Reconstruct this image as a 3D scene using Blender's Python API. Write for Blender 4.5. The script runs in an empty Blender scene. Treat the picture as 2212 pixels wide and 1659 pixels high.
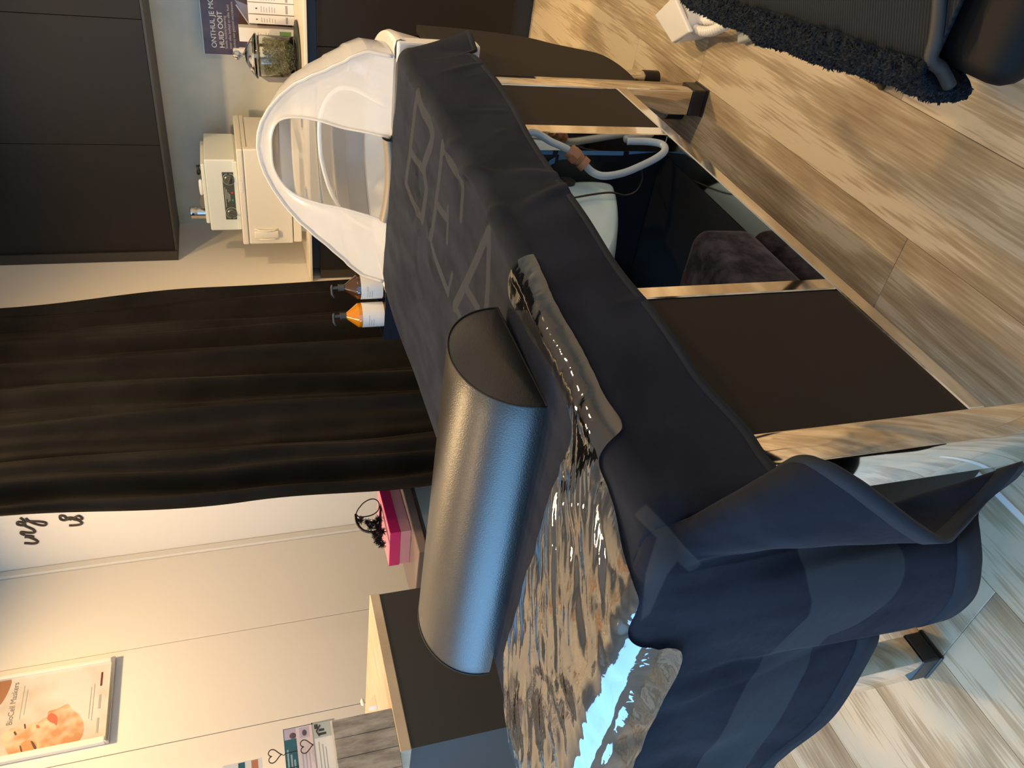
import bpy, bmesh, math, random
from mathutils import Vector, Matrix, noise
random.seed(7)
SC = bpy.context.scene
COL = SC.collection

# ------------------------------------------------------------------ camera
HC = 1.25
R0 = Vector((0.7776052, 0.62351686, -0.08097454))     # image-right when the photo is held upright
R1 = Vector((-0.13488733, 0.29121909, 0.94709918))    # image-up when the photo is held upright
R2 = Vector((-0.61411363, 0.72554681, -0.31055801))   # viewing direction
FPX = 1704.57
cam_d = bpy.data.cameras.new('camera'); cam = bpy.data.objects.new('camera', cam_d); COL.objects.link(cam)
cam_d.sensor_fit = 'HORIZONTAL'; cam_d.sensor_width = 36; cam_d.lens = 36*FPX/2212
cam_d.clip_start = 0.02
X, Y, Z = -R1, R0, -R2        # the phone was held sideways: the frame is rolled by a quarter turn
cam.matrix_world = Matrix(((X.x, Y.x, Z.x, 0), (X.y, Y.y, Z.y, 0), (X.z, Y.z, Z.z, HC), (0, 0, 0, 1)))
SC.camera = cam

def at(x, y, ax, val):
    """point of the photo (px) on the world plane axis=val"""
    d = R0*(-(y-829.5)) + R1*(-(x-1106)) + R2*FPX
    o = Vector((0, 0, HC)); t = (val-o[ax])/d[ax]
    return o + d*t

# ------------------------------------------------------------------ light
SC.view_settings.view_transform = 'Standard'; SC.view_settings.look = 'None'
SC.view_settings.gamma = 1; SC.view_settings.use_curve_mapping = False
SC.view_settings.exposure = -0.68
W = bpy.data.worlds.new('sky'); SC.world = W; W.use_nodes = True
W.node_tree.nodes['Background'].inputs[0].default_value = (0.25, 0.6, 1.0, 1)
W.node_tree.nodes['Background'].inputs[1].default_value = 2.2
def area(name, loc, rot, sx, sy, power, col, spread=180):
    l = bpy.data.lights.new(name, 'AREA'); l.shape = 'RECTANGLE'; l.size = sx; l.size_y = sy
    l.energy = power; l.color = col; l.spread = math.radians(spread)
    o = bpy.data.objects.new(name, l); COL.objects.link(o); o.location = loc; o.rotation_euler = rot
    return o
area('window_daylight', (-.65, -2.10, 1.45), (math.radians(90), 0, 0), 4.3, 1.8, 42, (0.26, 0.58, 1.0))
area('side_window_daylight', (-2.93, -.88, 1.5), (0, math.radians(-90), 0), 1.5, 2.0, 105, (0.26, 0.58, 1.0))
WARM = (1.0, 0.66, 0.31)
LAMPS = [(-1.35, 2.25, 42), (-0.1, 2.7, 46), (-2.3, 1.75, 33), (-2.3, 0.6, 14), (0.9, 1.6, 34), (-0.9, 0.3, 9), (0.6, -0.6, 10)]
for i, (lx, ly, p) in enumerate(LAMPS):
    area('downlight_light', (lx, ly, 2.585), (0, 0, 0), 0.13, 0.13, p, WARM, 150)

# ------------------------------------------------------------------ helpers
MATS = {}
def mat(name, col, rough=0.5, metal=0.0, **k):
    if name in MATS: return MATS[name]
    m = bpy.data.materials.new(name); m.use_nodes = True
    b = m.node_tree.nodes['Principled BSDF']
    b.inputs['Base Color'].default_value = (*col, 1); b.inputs['Roughness'].default_value = rough
    b.inputs['Metallic'].default_value = metal
    for kk, v in k.items():
        n = kk.replace('_', ' ')
        for key in b.inputs.keys():
            if key.lower() == n.lower(): b.inputs[key].default_value = v
    MATS[name] = m
    return m
def nd(m, typ, **k):
    n = m.node_tree.nodes.new(typ)
    for a, v in k.items(): setattr(n, a, v)
    return n
def lk(m, a, b): m.node_tree.links.new(a, b)
def bsdf(m): return m.node_tree.nodes['Principled BSDF']
def noise_var(m, c1, c2, scale=8, detail=5, stretch=(1, 1, 1), rough=0.6, lo=0.35, hi=0.65):
    tc = nd(m, 'ShaderNodeTexCoord'); mp = nd(m, 'ShaderNodeMapping'); mp.inputs['Scale'].default_value = stretch
    nz = nd(m, 'ShaderNodeTexNoise'); nz.inputs['Scale'].default_value = scale; nz.inputs['Detail'].default_value = detail
    nz.inputs['Roughness'].default_value = rough
    cr = nd(m, 'ShaderNodeValToRGB'); cr.color_ramp.elements[0].position = lo; cr.color_ramp.elements[1].position = hi
    cr.color_ramp.elements[0].color = (*c1, 1); cr.color_ramp.elements[1].color = (*c2, 1)
    lk(m, tc.outputs['Object'], mp.inputs[0]); lk(m, mp.outputs[0], nz.inputs[0]); lk(m, nz.outputs[0], cr.inputs[0])
    lk(m, cr.outputs[0], bsdf(m).inputs['Base Color'])
    return tc, mp, nz, cr
def bump(m, scale=400, strength=0.2, dist=0.001, detail=2, stretch=(1, 1, 1)):
    tc = nd(m, 'ShaderNodeTexCoord'); mp = nd(m, 'ShaderNodeMapping'); mp.inputs['Scale'].default_value = stretch
    nz = nd(m, 'ShaderNodeTexNoise'); nz.inputs['Scale'].default_value = scale; nz.inputs['Detail'].default_value = detail
    bp = nd(m, 'ShaderNodeBump'); bp.inputs['Strength'].default_value = strength; bp.inputs['Distance'].default_value = dist
    lk(m, tc.outputs['Object'], mp.inputs[0]); lk(m, mp.outputs[0], nz.inputs[0]); lk(m, nz.outputs[0], bp.inputs['Height'])
    lk(m, bp.outputs[0], bsdf(m).inputs['Normal'])
    return bp

def tag(o, label=None, cat=None, group=None, kind=None):
    if label: o['label'] = label
    if cat: o['category'] = cat
    if group: o['group'] = group
    if kind: o['kind'] = kind
    return o
def thing(name, label, cat, loc=(0, 0, 0), rz=0, group=None):
    o = bpy.data.objects.new(name, None); COL.objects.link(o); o.location = loc; o.rotation_euler = (0, 0, rz)
    o.empty_display_size = 0.05
    return tag(o, label, cat, group)
class MB:
    """collects shapes (given in the parent's local space) into one mesh"""
    def __init__(s): s.bm = bmesh.new()
    def box(s, lo, hi, bev=0, seg=2):
        lo, hi = Vector(lo), Vector(hi)
        r = bmesh.ops.create_cube(s.bm, size=1, matrix=Matrix.Translation((lo+hi)/2) @ Matrix.Diagonal((*[abs(a) for a in (hi-lo)], 1)))
        if bev:
            es = list({e for v in r['verts'] for e in v.link_edges})
            bmesh.ops.bevel(s.bm, geom=es, offset=bev, segments=seg, affect='EDGES', profile=0.5)
        return s
    def cyl(s, a, b, r1, r2=None, seg=24, caps=True):
        a, b = Vector(a), Vector(b); d = b-a; r2 = r1 if r2 is None else r2
        M = Matrix.Translation((a+b)/2) @ d.to_track_quat('Z', 'Y').to_matrix().to_4x4()
        bmesh.ops.create_cone(s.bm, cap_ends=caps, segments=seg, radius1=r1, radius2=r2, depth=d.length, matrix=M)
        return s
    def lathe(s, prof, c=(0, 0, 0), seg=32, cap=True):
        c = Vector(c); rings = []
        for r, z in prof:
            rings.append([s.bm.verts.new(c+Vector((max(r, 1e-4)*math.cos(2*math.pi*i/seg), max(r, 1e-4)*math.sin(2*math.pi*i/seg), z))) for i in range(seg)])
        for a, b in zip(rings, rings[1:]):
            for i in range(seg): s.bm.faces.new((a[i], a[(i+1) % seg], b[(i+1) % seg], b[i]))
        if cap:
            s.bm.faces.new(rings[0][::-1]); s.bm.faces.new(rings[-1])
        return s
    def tube(s, pts, r, seg=10, closed=False, rf=None):
        pts = [Vector(p) for p in pts]; n = len(pts); rings = []
        prev = None
        for i, p in enumerate(pts):
            t = (pts[(i+1) % n]-pts[i-1]) if closed else (pts[min(i+1, n-1)]-pts[max(i-1, 0)])
            t.normalize()
            if prev is None:
                u = t.orthogonal().normalized()
            else:
                u = (prev - t*prev.dot(t)).normalized()
            prev = u; v = t.cross(u); rr = r if rf is None else rf(i/(n-1))
            rings.append([s.bm.verts.new(p+u*rr*math.cos(2*math.pi*k/seg)+v*rr*math.sin(2*math.pi*k/seg)) for k in range(seg)])
        m = n if closed else n-1
        for i in range(m):
            a, b = rings[i], rings[(i+1) % n]
            for k in range(seg): s.bm.faces.new((a[k], a[(k+1) % seg], b[(k+1) % seg], b[k]))
        if not closed:
            s.bm.faces.new(rings[0][::-1]); s.bm.faces.new(rings[-1])
        return s
    def prism(s, poly, vec):
        """poly: list of 3D points, extruded by vec"""
        vec = Vector(vec); a = [s.bm.verts.new(Vector(p)) for p in poly]; b = [s.bm.verts.new(Vector(p)+vec) for p in poly]
        s.bm.faces.new(a); s.bm.faces.new(b[::-1])
        for i in range(len(a)):
            j = (i+1) % len(a); s.bm.faces.new((a[i], b[i], b[j], a[j]))
        return s
    def grid(s, rows):
        vs = [[s.bm.verts.new(Vector(p)) for p in r] for r in rows]
        for a, b in zip(vs, vs[1:]):
            for i in range(len(a)-1): s.bm.faces.new((a[i], a[i+1], b[i+1], b[i]))
        return vs
    def ball(s, c, r, seg=16, sc=(1, 1, 1)):
        bmesh.ops.create_uvsphere(s.bm, u_segments=seg, v_segments=max(6, seg//2), radius=r, matrix=Matrix.Translation(c) @ Matrix.Diagonal((*sc, 1)))
        return s
    def build(s, name, m, parent=None, smooth=False, label=None, angle=None):
        bmesh.ops.recalc_face_normals(s.bm, faces=s.bm.faces)
        me = bpy.data.meshes.new(name); s.bm.to_mesh(me); s.bm.free()
        if m: me.materials.append(m)
        if smooth or angle:
            for p in me.polygons: p.use_smooth = True
        if angle: me.set_sharp_from_angle(angle=math.radians(angle))
        o = bpy.data.objects.new(name, me); COL.objects.link(o)
        if parent: o.parent = parent
        if label: o['label'] = label
        return o
def crom(pts, n):
    """Catmull-Rom resample of points (any dimension) to n samples, uniform by index"""
    pts = [Vector(p) for p in pts]; out = []; m = len(pts)-1
    for i in range(n):
        t = i/(n-1)*m; k = min(int(t), m-1); f = t-k
        p0, p1, p2, p3 = pts[max(k-1, 0)], pts[k], pts[k+1], pts[min(k+2, m)]
        out.append(0.5*((2*p1)+(p2-p0)*f+(2*p0-5*p1+4*p2-p3)*f*f+(3*p1-p0-3*p2+p3)*f**3))
    return out
def lin(tab, x):
    if x <= tab[0][0]: return tab[0][1]
    for (a, va), (b, vb) in zip(tab, tab[1:]):
        if x <= b:
            f = (x-a)/(b-a); f = f*f*(3-2*f); return va+(vb-va)*f
    return tab[-1][1]
def bevel_mod(o, w, seg=2):
    b = o.modifiers.new('bevel', 'BEVEL'); b.width = w; b.segments = seg; b.limit_method = 'ANGLE'; return o
def text_part(name, body, size, m, parent, M, spacing=1.0, ext=0.0003, align='LEFT', xs=1.0):
    cu = bpy.data.curves.new('txt', 'FONT'); cu.body = body; cu.size = size; cu.extrude = ext; cu.space_character = spacing
    cu.align_x = align
    t = bpy.data.objects.new('txt', cu); COL.objects.link(t)
    dg = bpy.context.evaluated_depsgraph_get(); me = bpy.data.meshes.new_from_object(t.evaluated_get(dg))
    bpy.data.objects.remove(t)
    me.transform(M @ Matrix.Diagonal((xs, 1, 1, 1))); me.materials.clear(); me.materials.append(m); me.name = name
    o = bpy.data.objects.new(name, me); COL.objects.link(o); o.parent = parent
    return o
def basis(o, x, y):
    """matrix putting local x,y along given world dirs at origin o"""
    x = Vector(x).normalized(); y = Vector(y).normalized(); z = x.cross(y)
    return Matrix(((x.x, y.x, z.x, o[0]), (x.y, y.y, z.y, o[1]), (x.z, y.z, z.z, o[2]), (0, 0, 0, 1)))

# ------------------------------------------------------------------ materials
M_white = mat('wall_paint_white', (0.80, 0.76, 0.69), 0.7); bump(M_white, 150, 0.05, 0.001)
M_trim = mat('trim_white', (0.78, 0.75, 0.68), 0.45)
M_ceil = mat('ceiling_white', (0.85, 0.83, 0.78), 0.8)
M_conc = mat('concrete_look', (0.5, 0.5, 0.47), 0.6); noise_var(M_conc, (0.56, 0.55, 0.46), (0.70, 0.67, 0.56), 5, 8, lo=0.3, hi=0.7)
M_cab = mat('cabinet_brown_black', (0.0145, 0.0115, 0.009), 0.55); bump(M_cab, 900, 0.15, 0.0005, 2, (1, 1, 0.2))
for m_ in (M_cab,): bsdf(m_).inputs['Specular IOR Level'].default_value = .3
M_caba = mat('cabinet_edge', (0.04, 0.035, 0.028), 0.5)
M_lap = mat('bed_panel_brown_black', (0.016, 0.0135, 0.012), 0.65); bump(M_lap, 700, 0.15, 0.0005)
bsdf(M_lap).inputs['Specular IOR Level'].default_value = .25
M_dark = mat('shadow_gap_board', (0.02, 0.03, 0.05), 0.5)
M_blk = mat('black_plastic', (0.012, 0.012, 0.014), 0.35)
M_blkgloss = mat('black_glossy_board', (0.008, 0.009, 0.012), 0.15)
M_blkw = mat('black_board_satin', (0.010, 0.011, 0.014), 0.3)
M_chrome = mat('polished_steel', (0.80, 0.77, 0.72), 0.06, 1.0)
bump(M_chrome, 6, 0.12, 0.002, 1)
M_steel = mat('brushed_steel', (0.6, 0.57, 0.52), 0.25, 1.0)
M_top = mat('worktop_cream', (0.80, 0.75, 0.64), 0.35)
M_cream = mat('enamel_cream', (0.84, 0.79, 0.66), 0.3)
M_enam = mat('enamel_white_green', (0.74, 0.78, 0.72), 0.3)
M_wp = mat('white_plastic', (0.82, 0.82, 0.80), 0.3)
M_paper = mat('print_white', (0.86, 0.84, 0.80), 0.5)
M_ink = mat('print_dark', (0.06, 0.05, 0.045), 0.6)
M_grey = mat('print_grey', (0.38, 0.37, 0.36), 0.6)

def wood_floor():
    m = mat('oak_vinyl', (0.5, 0.4, 0.3), 0.42)
    tc = nd(m, 'ShaderNodeTexCoord'); oi = nd(m, 'ShaderNodeObjectInfo')
    add = nd(m, 'ShaderNodeVectorMath', operation='ADD'); mul = nd(m, 'ShaderNodeVectorMath', operation='SCALE'); mul.inputs['Scale'].default_value = 37
    comb = nd(m, 'ShaderNodeCombineXYZ')
    lk(m, oi.outputs['Random'], comb.inputs[0]); lk(m, oi.outputs['Random'], comb.inputs[1]); lk(m, comb.outputs[0], mul.inputs[0])
    lk(m, tc.outputs['Object'], add.inputs[0]); lk(m, mul.outputs[0], add.inputs[1])
    mp = nd(m, 'ShaderNodeMapping'); mp.inputs['Scale'].default_value = (4.2, 0.55, 1)
    lk(m, add.outputs[0], mp.inputs[0])
    n0 = nd(m, 'ShaderNodeTexNoise'); n0.inputs['Scale'].default_value = 1.1; n0.inputs['Detail'].default_value = 1.2
    lk(m, mp.outputs[0], n0.inputs[0])
    # cathedral grain: contours of a smooth stretched noise
    mth = nd(m, 'ShaderNodeMath', operation='MULTIPLY'); mth.inputs[1].default_value = 60
    lk(m, n0.outputs[0], mth.inputs[0])
    sn = nd(m, 'ShaderNodeMath', operation='SINE'); lk(m, mth.outputs[0], sn.inputs[0])
    mp2 = nd(m, 'ShaderNodeMapping'); mp2.inputs['Scale'].default_value = (70, 3.0, 1); lk(m, add.outputs[0], mp2.inputs[0])
    n1 = nd(m, 'ShaderNodeTexNoise'); n1.inputs['Scale'].default_value = 2.5; n1.inputs['Detail'].default_value = 8; lk(m, mp2.outputs[0], n1.inputs[0])
    n2 = nd(m, 'ShaderNodeTexNoise'); n2.inputs['Scale'].default_value = 1.3; n2.inputs['Detail'].default_value = 4
    mp3 = nd(m, 'ShaderNodeMapping'); mp3.inputs['Scale'].default_value = (5, 1.4, 1); lk(m, add.outputs[0], mp3.inputs[0]); lk(m, mp3.outputs[0], n2.inputs[0])
    a1 = nd(m, 'ShaderNodeMath', operation='MULTIPLY_ADD'); a1.inputs[1].default_value = 0.055; lk(m, sn.outputs[0], a1.inputs[0]); n1s = nd(m, 'ShaderNodeMath', operation='MULTIPLY_ADD'); n1s.inputs[1].default_value = .48; n1s.inputs[2].default_value = .255; lk(m, n1.outputs[0], n1s.inputs[0]); lk(m, n1s.outputs[0], a1.inputs[2])
    a2 = nd(m, 'ShaderNodeMath', operation='MULTIPLY_ADD'); a2.inputs[1].default_value = 0.8; lk(m, n2.outputs[0], a2.inputs[0]); lk(m, a1.outputs[0], a2.inputs[2])
    a3 = nd(m, 'ShaderNodeMath', operation='MULTIPLY_ADD'); a3.inputs[1].default_value = 0.12; lk(m, oi.outputs['Random'], a3.inputs[0]); lk(m, a2.outputs[0], a3.inputs[2])
    cr = nd(m, 'ShaderNodeValToRGB'); e = cr.color_ramp.elements
    e[0].position = 0.70; e[0].color = (0.25, 0.18, 0.105, 1); e[1].position = 1.12; e[1].color = (0.60, 0.51, 0.375, 1)
    x = cr.color_ramp.elements.new(0.93); x.color = (0.44, 0.355, 0.24, 1)
    lk(m, a3.outputs[0], cr.inputs[0]); 
    lk(m, cr.outputs[0], bsdf(m).inputs['Base Color'])
    bp = nd(m, 'ShaderNodeBump'); bp.inputs['Strength'].default_value = 0.15; bp.inputs['Distance'].default_value = 0.001
    lk(m, n1.outputs[0], bp.inputs['Height']); lk(m, bp.outputs[0], bsdf(m).inputs['Normal'])
    return m
M_floor = wood_floor()

# ------------------------------------------------------------------ setting
def struct(name, mb, m, **k):
    o = mb.build(name, m, **k); o['kind'] = 'structure'; return o
XB, YA, XN, YN = -2.95, 2.54, -2.07, 3.93     # left wall, lettered wall, niche wall, splashback
XR, YF, ZC = 1.9, -2.2, 2.6
floor = struct('floor', MB().box((XB-.1, YF-.1, -.06), (XR+.1, YN+.1, -.004)), mat('subfloor', (0.05, 0.045, 0.04), 0.9))
PW, PL = 0.2145, 1.30
pm = {}
def plank(x0, y0, y1):
    ln = round(y1-y0, 3)
    if ln not in pm:
        b = MB().box((0.0004, 0.0004, -0.004), (PW-0.0004, ln-0.0004, 0.0), 0.0006, 1)
        o = b.build('plank', M_floor, floor); pm[ln] = o
    else:
        o = pm[ln].copy(); COL.objects.link(o)
    o.location = (x0, y0, 0)
joints = {0: 1.985, -1: 1.085, -2: 1.72, -3: 0.55, -4: 1.30, 1: 1.25, 2: 0.8, -5: 0.83, -6: 1.5}
k = -12
while True:
    x0 = -0.63 + PW*k
    if x0 > XR: break
    j = joints.get(k, random.uniform(0, PL)); j = YF + ((j-YF) % PL)
    ys = [YF] + [j+PL*i for i in range(6) if YF+.05 < j+PL*i < YN-.05] + [YN]
    if x0 > XB-PW:
        for a, b in zip(ys, ys[1:]):
            if b-a > .03: plank(x0, a, b)
    k += 1
struct('ceiling', MB().box((XB-.1, YF-.1, ZC), (XR+.1, YN+.1, ZC+.1)), M_ceil)
# left wall with wall panels
wl = struct('wall_left', MB().box((XB-.12, .16, -.06), (XB-.012, YA+.1, ZC)), M_trim)
struct('wall_front_left', MB().box((XB-.12, YF-.1, -.06), (XB, -1.92, ZC)).box((XB-.12, -1.92, -.06), (XB, .1595, .72)).box((XB-.12, -1.92, 2.28), (XB, .1595, ZC)), M_white)
w2 = struct('window_2', MB().box((XB-.09, -1.92, .72), (XB-.02, .1595, .77)).box((XB-.09, -1.92, 2.23), (XB-.02, .1595, 2.28)).box((XB-.09, -1.92, .77), (XB-.02, -1.87, 2.23)).box((XB-.09, .11, .77), (XB-.02, .1595, 2.23)).box((XB-.09, -.905, .77), (XB-.02, -.855, 2.23)), M_trim)
M_wg = mat('window_glass', (1, 1, 1), 0.0, Transmission_Weight=1.0, IOR=1.05)
for ya, yb in ((-1.87, -.905), (-.855, .11)): MB().box((XB-.06, ya, .77), (XB-.052, yb, 2.23)).build('pane', M_wg, w2)
seams = [YA-.035, 2.06, 1.635, 1.15, .65, .16]
pmat = mat('wall_panel_white', (0.80, 0.76, 0.69), 0.55)
for a, b in zip(seams, seams[1:]):
    MB().box((XB-.012, b+.0015, 0), (XB, a-.0015, ZC), 0.0015, 1).build('wall_panel', pmat, wl)
struct('trim_1', MB().box((XB-.012, YA-.035, 0), (XB+.012, YA-.0015, ZC), .002, 1), M_trim)
struct('wall_middle', MB().box((XB-.12, YA, -.06), (XN, YA+.1, ZC)), M_white)
struct('wall_niche', MB().box((XN-.1, YA+.1, -.06), (XN, YN+.1, ZC)), M_white)
struct('wall_back', MB().box((XN, YN, -.06), (XR+.1, YN+.1, ZC)), M_conc)
struct('wall_right', MB().box((XR, YF-.1, -.06), (XR+.1, YN, ZC)), M_white)
# front wall (behind the camera) with the shop window
fw = MB(); fw.box((XB, YF-.1, -.06), (XR, YF, 0.5)); fw.box((XB, YF-.1, 2.4), (XR, YF, ZC))
fw.box((XB, YF-.1, .5), (-3.1+.15, YF, 2.4)) if False else None
fw.box((1.6, YF-.1, .5), (XR, YF, 2.4))
struct('wall_front', fw, M_white)
win = struct('window_1', MB().box((XB, YF-.09, .5), (1.6, YF-.02, .56)).box((XB, YF-.09, 2.34), (1.6, YF-.02, 2.4)).box((XB, YF-.09, .56), (XB+.06, YF-.02, 2.34)).box((-1.25, YF-.09, .56), (-1.19, YF-.02, 2.34)).box((.30, YF-.09, .56), (.36, YF-.02, 2.34)).box((1.54, YF-.09, .56), (1.6, YF-.02, 2.34)), M_trim)
for x0, x1 in ((XB+.06, -1.25), (-1.19, .30), (.36, 1.54)):
    MB().box((x0, YF-.06, .56), (x1, YF-.05, 2.34)).build('pane', mat('window_glass', (1, 1, 1), 0.0, Transmission_Weight=1.0, IOR=1.05), win)
M_lampglow = mat('lamp_glow', (1, 1, 1), 0.5); bsdf(M_lampglow).inputs['Emission Color'].default_value = (1, .75, .45, 1); bsdf(M_lampglow).inputs['Emission Strength'].default_value = 12
lnames = ['above the head of the treatment bed', 'above the kitchen units', 'above the lettered wall corner', 'above the desk', 'above the right wall side', 'above the foot of the bed', 'above the shop window side']
for (lx, ly, p), ln in zip(LAMPS, lnames):
    t = thing('ceiling_downlight', 'round white recessed downlight in the ceiling ' + ln, 'ceiling lamp', (lx, ly, ZC-.001), group=None)
    MB().lathe([(.075, 0), (.085, -.004), (.095, 0)], cap=False).build('trim_ring', M_trim, t, smooth=True)
    MB().lathe([(.074, -.0012), (.05, -.0015), (.001, -.0015)], cap=False).build('lens', M_lampglow, t)
# white strip on the floor under the bed's foot
tag(MB().box((-.911, .30, 0.0003), (-.899, .70, .0025)).build('floor_strip', mat('strip_white', (.8, .8, .78), .4)), 'narrow white strip on the floor planks under the foot of the bed', 'floor strip')

# ------------------------------------------------------------------ wall cabinets
def wall_unit(x0, x1, label, endpanel=False):
    t = thing('wall_cabinet', label, 'cabinet', ((x0+x1)/2, YN-.003, 1.55), group=None)
    w = (x1-x0)/2; d = YN-3.58
    MB().box((-w+.0005, -d+.02, .012), (w-.0005, 0, .95)).build('carcass', M_cab, t)
    MB().box((-w+.001, -d+.0, .001), (w-.001, -d+.0195, .95), .0008, 1).build('door', M_cab, t)
    return t
wall_unit(-1.505, -.99, 'brown-black wall cabinet in the middle of the row above the worktop')
wall_unit(-2.02, -1.505, 'brown-black wall cabinet nearest the side wall, above the white sterilizer')
wall_unit(-.99, -.475, 'brown-black wall cabinet above the brown beauty poster')
t = thing('wall_cabinet_panel', 'brown-black end panel and light board closing the wall cabinet row beside the white wall', 'cabinet panel', (-2.05, YN-.003, 1.54))
MB().box((-.0185, -.36, 0), (.0285, 0, .96)).build('end_panel', M_caba, t)
MB().box((.03, -.3495, .0), (1.57, -.01, .0095)).build('light_board', M_caba, t)
MB().box((.03, -.348, .0105), (1.57, -.33, .0108)).build('edge_strip', M_caba, t)
# ------------------------------------------------------------------ base cabinets, worktop
def base_unit(x0, x1, label):
    t = thing('base_cabinet', label, 'cabinet', ((x0+x1)/2, YN-.003, 0), group=None)
    w = (x1-x0)/2; d = YN-3.35
    MB().box((-w, -d+.021, .098), (w, 0, .9375)).build('carcass', M_dark, t)
    MB().box((-w+.0015, -d, .10), (w-.0015, -d+.02, .90), .001, 1).build('door', M_cab, t)
    MB().box((-w, -d+.045, .0), (w, -d+.06, .098)).build('plinth', M_dark, t)
    return t
base_unit(-1.505, -.99, 'brown-black base cabinet behind the frosted wash basin hood')
base_unit(-2.02, -1.505, 'brown-black base cabinet beside the black curtain, behind the pump bottles')
base_unit(-.99, -.36, 'brown-black base cabinet in front of the bare floor patch, below the herb jar')
tag(MB().box((-2.066, 3.35, .0), (-2.0205, YN-.003, .90), .001, 1).build('base_end_panel', M_caba), 'narrow brown-black filler panel closing the base cabinets against the white wall', 'cabinet panel')
tag(MB().box((-2.066, 3.325, .939), (-.36, YN-.002, .952), .002, 1).build('worktop', M_top), 'thin cream worktop running over the base cabinets', 'worktop')
ZT = .9522
# ------------------------------------------------------------------ things on the worktop
# towel warmer
def world_thing(name, label, cat, loc): return thing(name, label, cat, loc)
t = thing('towel_warmer', 'cream white towel warming cabinet with a handle, standing on the cream worktop', 'towel warmer', (-1.695, 3.62, ZT))
w = .232
MB().box((-w+.006, -.14, .022), (w-.006, .22, .245), .008, 3).build('body', M_cream, t)
MB().box((-w, -.175, .262), (w, .225, .288), .006, 3).build('top_cover', M_cream, t)
MB().box((-w+.002, -.165, .2455), (w-.002, .222, .2615)).build('upper_band', M_cream, t)
MB().box((-w, -.172, .062), (w, -.142, .259), .006, 3).build('door', M_cream, t)
MB().box((-w+.004, -.168, .022), (w-.004, -.141, .059), .004, 2).build('lower_band', M_cream, t)
hd = MB()
for sx in (-.022, .022):
    hd.tube([(-w+.055+sx, -.17, .13), (-w+.055+sx, -.187, .15), (-w+.055+sx, -.190, .18), (-w+.055+sx, -.187, .21), (-w+.055+sx, -.17, .232)], .004, 8)
hd.box((-w+.037, -.190, .128), (-w+.073, -.176, .235), .005, 2)
hd.build('handle', M_cream, t, smooth=True)
MB().cyl((.10, -.176, .275), (.10, -.1745, .275), .008).box((.03, -.1765, .270), (.08, -.1745, .28), .001, 1).build('power_switch', M_wp, t)
for sx in (-w+.05, w-.05):
    for sy in (-.12, .18): MB().cyl((sx, sy, 0), (sx, sy, .0225), .016, .013).build('foot', M_wp, t)
ZW = ZT+.2885
# sterilizer box
t = thing('hot_air_sterilizer', 'white metal sterilizer with dark control panel and two knobs, on the towel warmer', 'sterilizer', (-1.70, 3.62, ZW))
w = .172
MB().box((-w, -.135, .006), (w, .16, .135), .006, 3).build('body', M_enam, t)
MB().box((-w+.006, -.142, .0), (w-.006, .165, .018), .003, 2).build('base', M_enam, t)
MB().box((-w+.028, -.12, .1355), (w-.028, .14, .152), .006, 3).build('lid', M_enam, t)
MB().box((-.115, -.1385, .014), (.115, -.1355, .066), .001, 1).build('control_panel', mat('panel_olive', (.07, .08, .065), .4), t)
for sx, rz in ((-.082, .3), (.082, 1.9)):
    kb = MB().lathe([(.021, 0), (.021, .006), (.016, .009), (.016, .012), (.001, .012)], seg=24)
    kb.box((-.004, -.017, .012), (.004, .017, .022), .002, 2)
    o = kb.build('knob', mat('knob_dark', (.10, .11, .09), .25), t, smooth=False); o.location = (sx, -.1387, .038); o.rotation_euler = (math.radians(90), rz, 0)
    dl = MB().lathe([(.0255, 0), (.0265, .0004), (.0275, 0)], cap=False).build('dial_ring', mat('dial_print', (.45, .47, .42), .5), t); dl.location = (sx, -.1387, .038); dl.rotation_euler = (math.radians(90), 0, 0)
for sx, c, nm in ((-.018, (.05, .35, .25), 'green'), (.018, (.55, .1, .07), 'red')):
    MB().cyl((sx, -.1386, .029), (sx, -.142, .029), .005, .004, 12).build('indicator_light', mat('led_'+nm, c, .2), t)
pr = MB()
for i, (a, b) in enumerate(((-.052, .045), (-.012, .035), (-.028, .02), (-.022, .012))):
    pr.box((a, -.1389, .058-.006*i), (b, -.1386, .0605-.006*i))
pr.build('printed_lettering', mat('print_panel', (.45, .46, .4), .6), t)
for sx in (-.11, .11): MB().cyl((sx, -.1386, .04), (sx, -.1395, .04), .004, .004, 10).build('screw', M_steel, t)
for sx in (-.12, .12):
    for sy in (-.1, .12): pass
ZS = ZW+.1525
t = thing('metal_cup', 'brushed steel cylinder with a hole, upright on the sterilizer lid at the left end', 'cup', (-1.828, 3.58, ZS))
MB().lathe([(.029, 0), (.029, .036), (.028, .037), (.028, .039), (.0285, .040), (.0285, .066), (.026, .068), (.026, .01), (.001, .01)], seg=32, cap=False).build('body', M_steel, t, angle=40)
MB().cyl((.006, -.0275, .055), (.006, -.0295, .055), .006, .006, 16).build('hole', M_blk, t)
t = thing('beauty_tool', 'dark grey flat tool lying on the sterilizer lid beside the steel cylinder', 'beauty tool', (-1.762, 3.56, ZS))
MB().prism([(-.03, -.012, 0), (.03, -.012, 0), (.03, -.012, .016), (.0, -.012, .022), (-.03, -.012, .012)], (0, .03, 0)).build('body', mat('tool_grey', (.16, .15, .14), .5), t)
t = thing('handpiece', 'white oblong plastic handpiece lying on the sterilizer lid', 'handpiece', (-1.692, 3.56, ZS))
MB().tube([(-.04, 0, .009), (-.032, 0, .009), (0, 0, .009), (.03, 0, .009), (.038, 0, .009)], .009, 12, rf=lambda f: .009*(math.sin(math.pi*min(max(f, .04), .96))**.4)).build('body', M_wp, t, smooth=True)
t = thing('coiled_cable', 'small black coiled cable on the right end of the sterilizer lid', 'cable', (-1.61, 3.56, ZS))
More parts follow.
